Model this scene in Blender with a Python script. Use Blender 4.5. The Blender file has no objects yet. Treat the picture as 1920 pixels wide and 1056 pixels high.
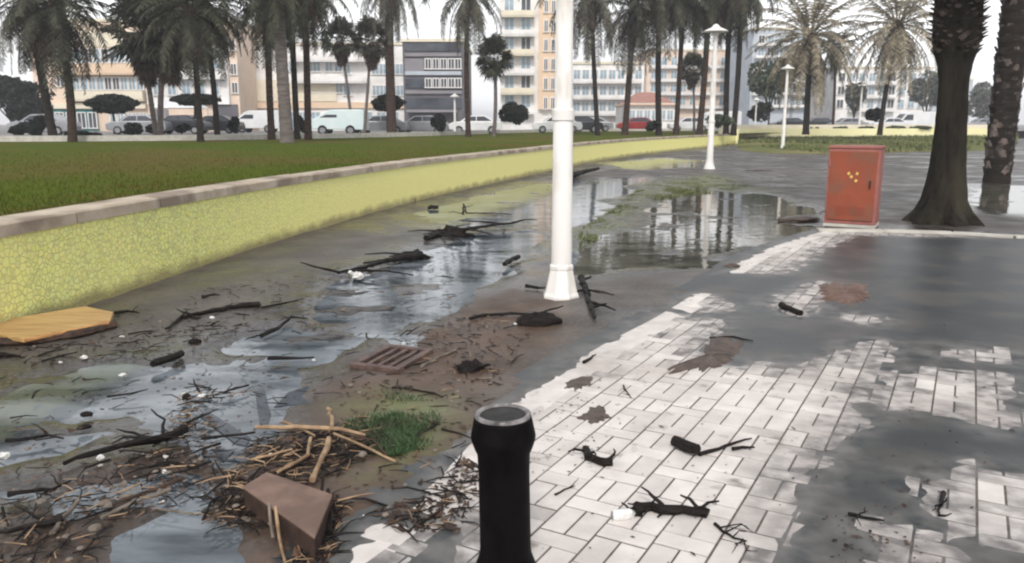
import bpy, math, random
import numpy as np
from mathutils import Vector, Matrix, noise as mnoise

# ------------------------------------------------------------------ camera, world, sun, exposure
F = 1500.0; W0, H0 = 1920.0, 1056.0
CAMH = 1.6
PITCH = math.atan((528.0-232.0)/F)
SUN_EL = math.radians(42); SUN_BEAR = math.radians(2.0)      # bearing in which the light travels (from behind the camera)

scene = bpy.context.scene
C = scene.collection
cam_d = bpy.data.cameras.new("camera"); cam = bpy.data.objects.new("camera", cam_d); C.objects.link(cam)
cam.location = (0, 0, CAMH); cam.rotation_euler = (math.pi/2-PITCH, 0, 0)
cam_d.sensor_width = 36.0; cam_d.lens = 36.0*F/W0; cam_d.clip_start = 0.05; cam_d.clip_end = 5000
scene.camera = cam

world = bpy.data.worlds.new("World"); scene.world = world; world.use_nodes = True
wt = world.node_tree; wn = wt.nodes; wl = wt.links
for n in list(wn): wn.remove(n)
sky = wn.new('ShaderNodeTexSky'); sky.sky_type = 'NISHITA'; sky.sun_disc = False
sky.sun_elevation = SUN_EL; sky.sun_rotation = math.pi + SUN_BEAR
sky.dust_density = 4.0; sky.air_density = 1.2; sky.altitude = 0
tc = wn.new('ShaderNodeTexCoord'); mp = wn.new('ShaderNodeMapping'); mp.inputs['Scale'].default_value = (1.5, 1.5, 5)
nz = wn.new('ShaderNodeTexNoise'); nz.inputs['Scale'].default_value = 1.6; nz.inputs['Detail'].default_value = 7
cr = wn.new('ShaderNodeMapRange'); cr.inputs['From Min'].default_value = 0.36; cr.inputs['From Max'].default_value = 0.6
cr.inputs['To Min'].default_value = 0.6; cr.inputs['To Max'].default_value = 1.0
mix = wn.new('ShaderNodeMix'); mix.data_type = 'RGBA'
mix.inputs[7].default_value = (22.5, 22.6, 22.9, 1)            # bright thin cloud veil
bg = wn.new('ShaderNodeBackground'); bg.inputs['Strength'].default_value = 0.05
wo = wn.new('ShaderNodeOutputWorld')
wl.new(tc.outputs['Generated'], mp.inputs['Vector']); wl.new(mp.outputs[0], nz.inputs['Vector'])
sx_ = wn.new('ShaderNodeSeparateXYZ'); wl.new(tc.outputs['Generated'], sx_.inputs[0])
hr = wn.new('ShaderNodeMapRange'); hr.inputs['From Min'].default_value = 0.12; hr.inputs['From Max'].default_value = 0.9; hr.inputs['To Min'].default_value = 1.0; hr.inputs['To Max'].default_value = 0.36
wl.new(sx_.outputs[2], hr.inputs['Value'])
mm = wn.new('ShaderNodeMath'); mm.operation = 'MULTIPLY'
wl.new(nz.outputs['Fac'], cr.inputs['Value']); wl.new(cr.outputs[0], mm.inputs[0]); wl.new(hr.outputs[0], mm.inputs[1]); wl.new(mm.outputs[0], mix.inputs[0])
wl.new(sky.outputs[0], mix.inputs[6]); wl.new(mix.outputs[2], bg.inputs['Color']); wl.new(bg.outputs[0], wo.inputs['Surface'])

sun_d = bpy.data.lights.new("sun", 'SUN'); sun_d.energy = 1.5; sun_d.angle = math.radians(10); sun_d.color = (1.0, 0.965, 0.925)
sun = bpy.data.objects.new("sun", sun_d); C.objects.link(sun)
LD = Vector((math.sin(SUN_BEAR)*math.cos(SUN_EL), math.cos(SUN_BEAR)*math.cos(SUN_EL), -math.sin(SUN_EL)))
sun.rotation_euler = LD.to_track_quat('-Z', 'Y').to_euler(); sun.location = (0, -20, 30)

scene.view_settings.view_transform = 'Standard'; scene.view_settings.look = 'None'
scene.view_settings.exposure = 0.66; scene.view_settings.gamma = 1.0
scene.render.filter_size = 2.2
scene.cycles.filter_width = 2.2
scene.cycles.max_bounces = 6; scene.cycles.transparent_max_bounces = 8; scene.cycles.volume_bounces = 0

# ------------------------------------------------------------------ pixel -> place helpers (photo measurements)
def ray(px, py):
    x = (px-960.0)/F; y = (528.0-py)/F
    c, s = math.cos(PITCH), math.sin(PITCH)
    return Vector((x, c + y*s, y*c - s))
def G(px, py, z=0.0):
    """the point of the level z that the photograph shows at this pixel"""
    r = ray(px, py); t = (z-CAMH)/r.z
    return Vector((r.x*t, r.y*t, z))
def AT(px, py, depth):
    r = ray(px, py); t = depth/r.y
    return Vector((r.x*t, depth, CAMH+r.z*t))

# ------------------------------------------------------------------ object helpers
def tag(o, label=None, cat=None, group=None, kind=None):
    if label: o['label'] = label
    if cat: o['category'] = cat
    if group: o['group'] = group
    if kind: o['kind'] = kind
    return o
def thing(name, label, cat, loc=(0, 0, 0), rz=0.0, group=None):
    o = bpy.data.objects.new(name, None); C.objects.link(o); o.empty_display_size = 0.3
    o.location = loc; o.rotation_euler = (0, 0, rz)
    return tag(o, label, cat, group)
class MB:
    """collects shapes that belong to ONE mesh"""
    def __init__(s): s.v = []; s.f = []; s.mi = []; s.cur = 0
    def add(s, vs, fs):
        b = len(s.v); s.v.extend([tuple(p) for p in vs]); s.f.extend([tuple(b+i for i in f) for f in fs]); s.mi.extend([s.cur]*len(fs))
    def box(s, c, d, rz=0.0, M=None, tx=0.0):
        hx, hy, hz = d[0]/2, d[1]/2, d[2]/2
        vs = []
        for x, y, z in ((-1,-1,-1),(1,-1,-1),(1,1,-1),(-1,1,-1),(-1,-1,1),(1,-1,1),(1,1,1),(-1,1,1)):
            k = 1-tx if z > 0 else 1
            p = Vector((x*hx*k, y*hy*k, z*hz))
            if M is not None: p = M @ p
            elif rz: p = Matrix.Rotation(rz, 3, 'Z') @ p
            vs.append(p + Vector(c))
        s.add(vs, [(0,3,2,1),(4,5,6,7),(0,1,5,4),(1,2,6,5),(2,3,7,6),(3,0,4,7)])
    def tube(s, pts, rad, n=8, cap=True, squash=1.0):
        pts = [Vector(p) for p in pts]
        if not isinstance(rad, (list, tuple)): rad = [rad]*len(pts)
        b = len(s.v); up = None
        for i, p in enumerate(pts):
            d = (pts[min(i+1, len(pts)-1)] - pts[max(i-1, 0)])
            d = d.normalized() if d.length > 1e-9 else Vector((0, 0, 1))
            if up is None: up = Vector((0, 1, 0)) if abs(d.y) < 0.8 else Vector((1, 0, 0))
            a = d.cross(up).normalized(); c = a.cross(d).normalized(); up = c
            for k in range(n):
                t = 2*math.pi*k/n
                s.v.append(tuple(p + a*(math.cos(t)*rad[i]) + c*(math.sin(t)*rad[i]*squash)))
        nf = 0
        for i in range(len(pts)-1):
            for k in range(n):
                k2 = (k+1) % n
                s.f.append((b+i*n+k, b+i*n+k2, b+(i+1)*n+k2, b+(i+1)*n+k)); nf += 1
        if cap:
            e = len(s.v); s.v.extend(s.v[b:b+n]); s.v.extend(s.v[b+(len(pts)-1)*n:b+len(pts)*n])
            s.f.append(tuple(e+k for k in reversed(range(n)))); s.f.append(tuple(e+n+k for k in range(n))); nf += 2
        s.mi.extend([s.cur]*nf)
    def lathe(s, prof, n=32, o=(0, 0, 0), caps=True):
        b = len(s.v)
        for r, z in prof:
            for k in range(n):
                t = 2*math.pi*k/n; s.v.append((o[0]+math.cos(t)*r, o[1]+math.sin(t)*r, o[2]+z))
        nf = 0
        for i in range(len(prof)-1):
            for k in range(n):
                k2 = (k+1) % n; s.f.append((b+i*n+k, b+i*n+k2, b+(i+1)*n+k2, b+(i+1)*n+k)); nf += 1
        if caps:
            e = len(s.v); s.v.extend(s.v[b:b+n]); s.v.extend(s.v[b+(len(prof)-1)*n:b+len(prof)*n])
            s.f.append(tuple(e+k for k in reversed(range(n)))); s.f.append(tuple(e+n+k for k in range(n))); nf += 2
        s.mi.extend([s.cur]*nf)
    def prism(s, poly, z0, z1):
        n = len(poly); vs = [(p[0], p[1], z0) for p in poly]+[(p[0], p[1], z1) for p in poly]
        s.add(vs, [tuple(reversed(range(n))), tuple(range(n, 2*n))]+[(i, (i+1) % n, n+(i+1) % n, n+i) for i in range(n)])
    def build(s, name, mats, parent=None, smooth=False, bevel=0.0):
        me = bpy.data.meshes.new(name); me.from_pydata(s.v, [], s.f)
        if not isinstance(mats, (list, tuple)): mats = [mats]
        for m in mats: me.materials.append(m)
        if len(mats) > 1: me.polygons.foreach_set('material_index', s.mi)
        if smooth: me.polygons.foreach_set('use_smooth', [len(f) <= 4 for f in s.f])
        me.update()
        o = bpy.data.objects.new(name, me); C.objects.link(o)
        if parent is not None: o.parent = parent
        if bevel:
            md = o.modifiers.new("bevel", 'BEVEL'); md.width = bevel; md.segments = 2; md.limit_method = 'ANGLE'
        return o
def copy_tree(o, parent=None):
    c = o.copy(); C.objects.link(c)
    if parent is not None: c.parent = parent
    for ch in list(o.children): copy_tree(ch, c)
    return c

# ------------------------------------------------------------------ materials
def mat(name, col, rough=0.7, col2=None, scale=8.0, detail=6.0, bump=0.0, bscale=None, metal=0.0, spec=0.3, stretch=(1,1,1), lo=0.35, hi=0.65, dist=0.02, island=0.0, coord='Object', col3=None, scale3=1.0):
    m = bpy.data.materials.new(name); m.use_nodes = True
    nt = m.node_tree; N = nt.nodes; L = nt.links; b = N['Principled BSDF']
    b.inputs['Roughness'].default_value = rough; b.inputs['Metallic'].default_value = metal
    b.inputs['Specular IOR Level'].default_value = spec
    if col2 is None: col2 = tuple(c*0.75 for c in col)
    t = N.new('ShaderNodeTexCoord'); mpn = N.new('ShaderNodeMapping'); mpn.inputs['Scale'].default_value = stretch
    L.new(t.outputs[coord], mpn.inputs['Vector'])
    n = N.new('ShaderNodeTexNoise'); n.inputs['Scale'].default_value = scale; n.inputs['Detail'].default_value = detail
    L.new(mpn.outputs[0], n.inputs['Vector'])
    r = N.new('ShaderNodeMapRange'); r.inputs['From Min'].default_value = lo; r.inputs['From Max'].default_value = hi
    L.new(n.outputs['Fac'], r.inputs['Value'])
    mx = N.new('ShaderNodeMix'); mx.data_type = 'RGBA'; mx.inputs[6].default_value = (*col, 1); mx.inputs[7].default_value = (*col2, 1)
    L.new(r.outputs[0], mx.inputs[0]); out = mx.outputs[2]
    if col3 is not None:
        n3 = N.new('ShaderNodeTexNoise'); n3.inputs['Scale'].default_value = scale3; n3.inputs['Detail'].default_value = 4
        L.new(mpn.outputs[0], n3.inputs['Vector'])
        r3 = N.new('ShaderNodeMapRange'); r3.inputs['From Min'].default_value = 0.48; r3.inputs['From Max'].default_value = 0.62
        L.new(n3.outputs['Fac'], r3.inputs['Value'])
        m3 = N.new('ShaderNodeMix'); m3.data_type = 'RGBA'; L.new(out, m3.inputs[6]); m3.inputs[7].default_value = (*col3, 1)
        L.new(r3.outputs[0], m3.inputs[0]); out = m3.outputs[2]
    if island:
        g = N.new('ShaderNodeNewGeometry'); ra = N.new('ShaderNodeMapRange')
        ra.inputs['To Min'].default_value = 1-island; ra.inputs['To Max'].default_value = 1+island
        L.new(g.outputs['Random Per Island'], ra.inputs['Value'])
        hs = N.new('ShaderNodeHueSaturation'); L.new(ra.outputs[0], hs.inputs['Value']); L.new(out, hs.inputs['Color']); out = hs.outputs[0]
    L.new(out, b.inputs['Base Color'])
    if bump:
        bn = N.new('ShaderNodeTexNoise'); bn.inputs['Scale'].default_value = bscale or scale*3; bn.inputs['Detail'].default_value = 8
        L.new(mpn.outputs[0], bn.inputs['Vector'])
        bp = N.new('ShaderNodeBump'); bp.inputs['Strength'].default_value = bump; bp.inputs['Distance'].default_value = dist
        L.new(bn.outputs['Fac'], bp.inputs['Height']); L.new(bp.outputs[0], b.inputs['Normal'])
    m['out'] = 0
    return m

M = {}
M['palm_green'] = mat('palm frond green', (0.068, 0.07, 0.046), 0.6, spec=0.15, col2=(0.028, 0.03, 0.02), scale=3, island=0.45)
M['palm_grey'] = mat('palm frond grey green', (0.12, 0.115, 0.085), 0.65, spec=0.15, col2=(0.05, 0.048, 0.036), scale=3, island=0.45)
M['palm_dead'] = mat('dead palm frond', (0.10, 0.07, 0.055), 0.8, spec=0.1, col2=(0.05, 0.036, 0.03), scale=3, island=0.5)
M['palm_pale'] = mat('sunbleached palm frond', (0.36, 0.31, 0.22), 0.7, (0.13, 0.115, 0.08), 3, island=0.4)
M['bark_dark'] = mat('dark palm bark', (0.034, 0.028, 0.025), 0.9, (0.018, 0.015, 0.013), 3, bump=0.8, bscale=9, stretch=(1,1,5), dist=0.05, spec=0.08)
M['bark_brown'] = mat('brown palm bark', (0.075, 0.048, 0.036), 0.9, (0.03, 0.021, 0.018), 3, bump=0.8, bscale=9, stretch=(1,1,5), dist=0.05, spec=0.08)
M['bark_grey'] = mat('grey palm bark', (0.17, 0.145, 0.135), 0.9, (0.09, 0.077, 0.07), 2.5, bump=0.7, bscale=8, stretch=(1,1,6), dist=0.04)
M['foliage'] = mat('dark clipped foliage', (0.018, 0.023, 0.016), 0.7, spec=0.1, col2=(0.01, 0.013, 0.01), scale=2, island=0.5)
M['foliage_mid'] = mat('green foliage', (0.075, 0.10, 0.06), 0.6, (0.04, 0.055, 0.035), 1.5, island=0.5)
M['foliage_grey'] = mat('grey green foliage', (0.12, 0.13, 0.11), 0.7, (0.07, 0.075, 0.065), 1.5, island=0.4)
M['wood_dark'] = mat('wet dark driftwood', (0.014, 0.010, 0.009), 0.6, (0.006, 0.005, 0.004), 25, bump=0.6, bscale=50, stretch=(1,1,1), dist=0.01, spec=0.15)
M['wood_brown'] = mat('brown driftwood', (0.075, 0.043, 0.028), 0.65, (0.028, 0.018, 0.013), 20, bump=0.6, bscale=50, dist=0.01)
M['reed'] = mat('dry tan reed', (0.38, 0.26, 0.155), 0.6, (0.19, 0.12, 0.07), 14, bump=0.4, bscale=40, dist=0.005)
M['reed_grey'] = mat('grey reed', (0.20, 0.17, 0.14), 0.65, (0.10, 0.08, 0.062), 14, bump=0.4, bscale=40, dist=0.005)
M['white_paint'] = mat('weathered white paint', (0.74, 0.72, 0.69), 0.4, (0.50, 0.46, 0.40), 6, lo=0.5, hi=0.72, stretch=(1,1,0.3), bump=0.06, bscale=30)
M['lamp_glass'] = mat('opal lamp glass', (0.75, 0.74, 0.7), 0.25, scale=4)
M['black_iron'] = mat('black cast iron', (0.004, 0.0035, 0.004), 0.5, (0.007, 0.006, 0.006), 18, bump=0.25, bscale=90, dist=0.003, spec=0.03)
M['cap_iron'] = mat('worn black iron cap', (0.012, 0.012, 0.012), 0.5, (0.03, 0.028, 0.026), 22, spec=0.15, bump=0.3, bscale=80, dist=0.003)
M['rim_glint'] = mat('iron rim with painted glint', (0.24, 0.225, 0.22), 0.3, (0.05, 0.045, 0.045), 30, bump=0.3, bscale=90, dist=0.002)  # pale sky reflection put into the rim's base colour
M['red_paint'] = mat('faded red oxide paint', (0.29, 0.070, 0.032), 0.55, (0.22, 0.054, 0.03), 5, col3=(0.20, 0.075, 0.045), scale3=3, bump=0.1, bscale=30, lo=0.3, hi=0.75)
M['pink_paint'] = mat('pale pink red paint', (0.34, 0.13, 0.105), 0.6, (0.28, 0.105, 0.09), 5)  # body and roof, paler and pinker than the door
M['yellow_mark'] = mat('yellow marking', (0.75, 0.55, 0.16), 0.5, scale=20)
M['board'] = mat('orange varnished board', (0.50, 0.33, 0.14), 0.5, (0.36, 0.21, 0.085), 3, stretch=(1,10,1), bump=0.15, bscale=12, dist=0.004)
M['board_edge'] = mat('board edge', (0.50, 0.27, 0.10), 0.6, (0.32, 0.16, 0.06), 9)
M['stone_cap'] = mat('weathered coping stone', (0.38, 0.31, 0.23), 0.8, (0.50, 0.43, 0.34), 3, bump=0.35, bscale=25, dist=0.01, col3=(0.24, 0.19, 0.145), scale3=2.2)
M['cream'] = mat('cream render', (0.74, 0.68, 0.54), 0.8, (0.66, 0.60, 0.48), 1)
M['orange_wall'] = mat('apricot render', (0.72, 0.55, 0.40), 0.8, (0.66, 0.50, 0.36), 0.6)
M['pink_wall'] = mat('pale pink render', (0.72, 0.58, 0.47), 0.8, (0.65, 0.52, 0.42), 0.6)
M['white_wall'] = mat('white render', (0.84, 0.83, 0.82), 0.8, (0.66, 0.64, 0.62), 0.7)
M['pale_blue'] = mat('pale blue grey render', (0.46, 0.50, 0.55), 0.7, (0.38, 0.42, 0.47), 0.6)
M['dark_clad'] = mat('dark grey cladding', (0.13, 0.125, 0.14), 0.5, (0.09, 0.085, 0.10), 0.5)
M['mid_clad'] = mat('grey cladding', (0.25, 0.24, 0.26), 0.5, (0.19, 0.18, 0.2), 0.5)
M['glass_light'] = mat('pale window glass', (0.36, 0.46, 0.52), 0.12, (0.22, 0.30, 0.36), 0.35, lo=0.4, hi=0.6)
M['glass_dark'] = mat('dark window glass', (0.035, 0.04, 0.05), 0.1, (0.09, 0.10, 0.12), 0.4)
M['teal'] = mat('teal shop front', (0.05, 0.22, 0.22), 0.4, (0.03, 0.13, 0.14), 0.8)
M['roof_red'] = mat('red roof tiles', (0.38, 0.20, 0.16), 0.8, (0.30, 0.15, 0.12), 2)
M['awning_white'] = mat('white awning canvas', (0.75, 0.76, 0.78), 0.7, scale=1.5)
M['car_white'] = mat('white car paint', (0.72, 0.73, 0.74), 0.25, (0.62, 0.63, 0.64), 1)
M['car_silver'] = mat('silver car paint', (0.36, 0.37, 0.39), 0.3, scale=1, metal=0.4)
M['car_dark'] = mat('dark car paint', (0.03, 0.032, 0.04), 0.25, scale=1)
M['car_red'] = mat('red car paint', (0.30, 0.03, 0.03), 0.25, scale=1)
M['car_aqua'] = mat('pale aqua panel', (0.66, 0.75, 0.74), 0.35, (0.58, 0.70, 0.70), 1)
M['tyre'] = mat('tyre rubber', (0.02, 0.02, 0.02), 0.8, scale=9)
M['rim'] = mat('wheel rim', (0.4, 0.4, 0.42), 0.35, scale=9, metal=0.7)
M['headlight'] = mat('headlight lens', (0.7, 0.7, 0.68), 0.1, scale=9)
M['kerb'] = mat('pale concrete kerb', (0.52, 0.50, 0.45), 0.8, (0.40, 0.38, 0.34), 4, bump=0.2, bscale=30, dist=0.006)
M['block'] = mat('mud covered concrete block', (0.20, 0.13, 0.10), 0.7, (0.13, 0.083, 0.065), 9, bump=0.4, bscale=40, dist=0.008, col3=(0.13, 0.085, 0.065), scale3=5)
M['block_side'] = mat('dark brown block side', (0.055, 0.03, 0.022), 0.85, (0.028, 0.016, 0.012), 15, bump=0.5, bscale=50, dist=0.01)  # lower body, darker brown than the top slab
M['mud'] = mat('dark wet mud', (0.105, 0.075, 0.06), 0.55, (0.055, 0.04, 0.032), 12, bump=0.6, bscale=40, dist=0.015)
M['mud_grey'] = mat('grey silt bar', (0.085, 0.08, 0.076), 0.5, (0.05, 0.046, 0.043), 8, bump=0.5, bscale=30, dist=0.01)
M['mud_red'] = mat('reddish silt', (0.17, 0.105, 0.08), 0.55, (0.10, 0.06, 0.045), 10, bump=0.4, bscale=40, dist=0.01)
M['litter_white'] = mat('white litter', (0.7, 0.7, 0.68), 0.5, (0.42, 0.41, 0.38), 30, island=0.1)
M['can'] = mat('scuffed white tin', (0.80, 0.80, 0.78), 0.3, (0.55, 0.54, 0.52), 40)
M['grass'] = mat('grass blades', (0.080, 0.118, 0.018), 0.9, (0.066, 0.09, 0.016), 1.2, spec=0.0, island=0.5, col3=(0.11, 0.088, 0.03), scale3=0.35)
M['grass_bright'] = mat('fresh green grass', (0.045, 0.095, 0.035), 0.65, (0.05, 0.06, 0.03), 5, island=0.5)
M['grass_wet'] = mat('flooded olive grass', (0.13, 0.15, 0.05), 0.7, (0.08, 0.09, 0.03), 3, island=0.5)
M['leaf'] = mat('fallen leaves', (0.08, 0.045, 0.028), 0.7, (0.022, 0.014, 0.01), 6, island=0.7)
M['iron_grate'] = mat('rusty drain grate', (0.13, 0.085, 0.07), 0.5, (0.07, 0.045, 0.04), 15, bump=0.4)
M['grate_hole'] = mat('drain pit', (0.03, 0.02, 0.017), 0.9, scale=10)
M['silt'] = mat('smooth wet grey silt', (0.043, 0.048, 0.050), 0.42, (0.029, 0.032, 0.033), 0.9, 6, bump=0.15, bscale=14, dist=0.006, lo=0.3, hi=0.7, col3=(0.066, 0.062, 0.057), scale3=1.7)
M['bed'] = mat('dark sand joint', (0.155, 0.13, 0.115), 0.9, (0.08, 0.068, 0.06), 20)

# --- ground: wet asphalt and silt, tinted by the painted attribute 'area' (R = brown silt, G = green algae, B = dark)
def ground_material():
    m = bpy.data.materials.new('silted promenade ground'); m.use_nodes = True
    nt = m.node_tree; N = nt.nodes; L = nt.links; b = N['Principled BSDF']
    t = N.new('ShaderNodeTexCoord')
    def noise(sc, det=8, vec=None):
        n = N.new('ShaderNodeTexNoise'); n.inputs['Scale'].default_value = sc; n.inputs['Detail'].default_value = det
        L.new(vec or t.outputs['Object'], n.inputs['Vector']); return n.outputs['Fac']
    def rng(x, a, b_, c=0.0, d=1.0):
        r = N.new('ShaderNodeMapRange'); r.inputs[1].default_value = a; r.inputs[2].default_value = b_; r.inputs[3].default_value = c; r.inputs[4].default_value = d
        L.new(x, r.inputs[0]); return r.outputs[0]
    def mx(f, a, c):
        q = N.new('ShaderNodeMix'); q.data_type = 'RGBA'; L.new(f, q.inputs[0])
        for i, s in ((6, a), (7, c)):
            if isinstance(s, tuple): q.inputs[i].default_value = (*s, 1)
            else: L.new(s, q.inputs[i])
        return q.outputs[2]
    def mul(a, c):
        q = N.new('ShaderNodeMath'); q.operation = 'MULTIPLY'; L.new(a, q.inputs[0]); L.new(c, q.inputs[1]); return q.outputs[0]
    at = N.new('ShaderNodeVertexColor'); at.layer_name = 'area'; sp = N.new('ShaderNodeSeparateColor'); L.new(at.outputs['Color'], sp.inputs[0])
    grey = mx(rng(noise(1.3), 0.35, 0.65), (0.086, 0.074, 0.063), (0.054, 0.047, 0.040))
    grey = mx(rng(noise(30, 10), 0.45, 0.75), grey, (0.13, 0.118, 0.11))
    brown = mx(rng(noise(3), 0.35, 0.65), (0.105, 0.066, 0.043), (0.058, 0.036, 0.024))
    brown = mx(rng(noise(40, 10), 0.5, 0.8), brown, (0.045, 0.03, 0.022))
    col = mx(mul(sp.outputs[0], rng(noise(2.2), 0.15, 0.4)), grey, brown)
    col = mx(mul(sp.outputs[1], rng(noise(4), 0.3, 0.55)), col, (0.135, 0.15, 0.06))
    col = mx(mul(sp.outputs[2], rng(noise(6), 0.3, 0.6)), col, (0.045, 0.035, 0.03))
    wt_ = N.new('ShaderNodeVertexColor'); wt_.layer_name = 'wet'; ws = N.new('ShaderNodeSeparateColor'); L.new(wt_.outputs['Color'], ws.inputs[0])
    dk = N.new('ShaderNodeMix'); dk.data_type = 'RGBA'; dk.blend_type = 'MULTIPLY'; inv = N.new('ShaderNodeMath'); inv.operation = 'MULTIPLY_ADD'; inv.inputs[1].default_value = -1.0; inv.inputs[2].default_value = 1.0; L.new(sp.outputs[0], inv.inputs[0]); wet = mul(ws.outputs[0], inv.outputs[0]); L.new(wet, dk.inputs[0]); L.new(col, dk.inputs[6]); dk.inputs[7].default_value = (0.55, 0.56, 0.58, 1)
    L.new(dk.outputs[2], b.inputs['Base Color'])
    rg = N.new('ShaderNodeMix'); rg.data_type = 'FLOAT'; L.new(wet, rg.inputs[0]); L.new(rng(noise(1.8), 0.35, 0.65, 0.42, 0.68), rg.inputs[2]); b.inputs['Specular IOR Level'].default_value = 0.35; rg.inputs[3].default_value = 0.13
    L.new(rg.outputs[0], b.inputs['Roughness'])
    bp = N.new('ShaderNodeBump'); bp.inputs['Strength'].default_value = 0.5; bp.inputs['Distance'].default_value = 0.012
    L.new(noise(22, 12), bp.inputs['Height']); L.new(bp.outputs[0], b.inputs['Normal'])
    return m
M['ground'] = ground_material()

def water_material(c1, c2, rgh=0.03):
    m = bpy.data.materials.new('shallow silty water'); m.use_nodes = True
    nt = m.node_tree; N = nt.nodes; L = nt.links; b = N['Principled BSDF']
    b.inputs['Roughness'].default_value = rgh; b.inputs['IOR'].default_value = 1.33
    t = N.new('ShaderNodeTexCoord'); mpw = N.new('ShaderNodeMapping'); mpw.inputs['Rotation'].default_value = (0, 0, -0.6); mpw.inputs['Scale'].default_value = (0.7, 1.7, 1); L.new(t.outputs['Object'], mpw.inputs['Vector'])
    n = N.new('ShaderNodeTexNoise'); n.inputs['Scale'].default_value = 1.5; n.inputs['Detail'].default_value = 7; n.inputs['Distortion'].default_value = 0.6
    L.new(mpw.outputs[0], n.inputs['Vector'])
    r = N.new('ShaderNodeMapRange'); r.inputs[1].default_value = 0.4; r.inputs[2].default_value = 0.58; L.new(n.outputs['Fac'], r.inputs[0])
    q = N.new('ShaderNodeMix'); q.data_type = 'RGBA'; q.inputs[6].default_value = (*c1, 1); q.inputs[7].default_value = (*c2, 1)
    L.new(r.outputs[0], q.inputs[0]); L.new(q.outputs[2], b.inputs['Base Color'])
    n2 = N.new('ShaderNodeTexNoise'); n2.inputs['Scale'].default_value = 5; n2.inputs['Detail'].default_value = 3; L.new(t.outputs['Object'], n2.inputs['Vector'])
    bp = N.new('ShaderNodeBump'); bp.inputs['Strength'].default_value = 0.12; bp.inputs['Distance'].default_value = 0.02
    L.new(n2.outputs['Fac'], bp.inputs['Height']); L.new(bp.outputs[0], b.inputs['Normal'])
    return m
M['water'] = water_material((0.05, 0.05, 0.04), (0.12, 0.115, 0.09))
M['water_silt_sky'] = water_material((0.035, 0.046, 0.056), (0.18, 0.205, 0.225), 0.07)  # silty water with the pale blue sky reflection put into its colour

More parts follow.
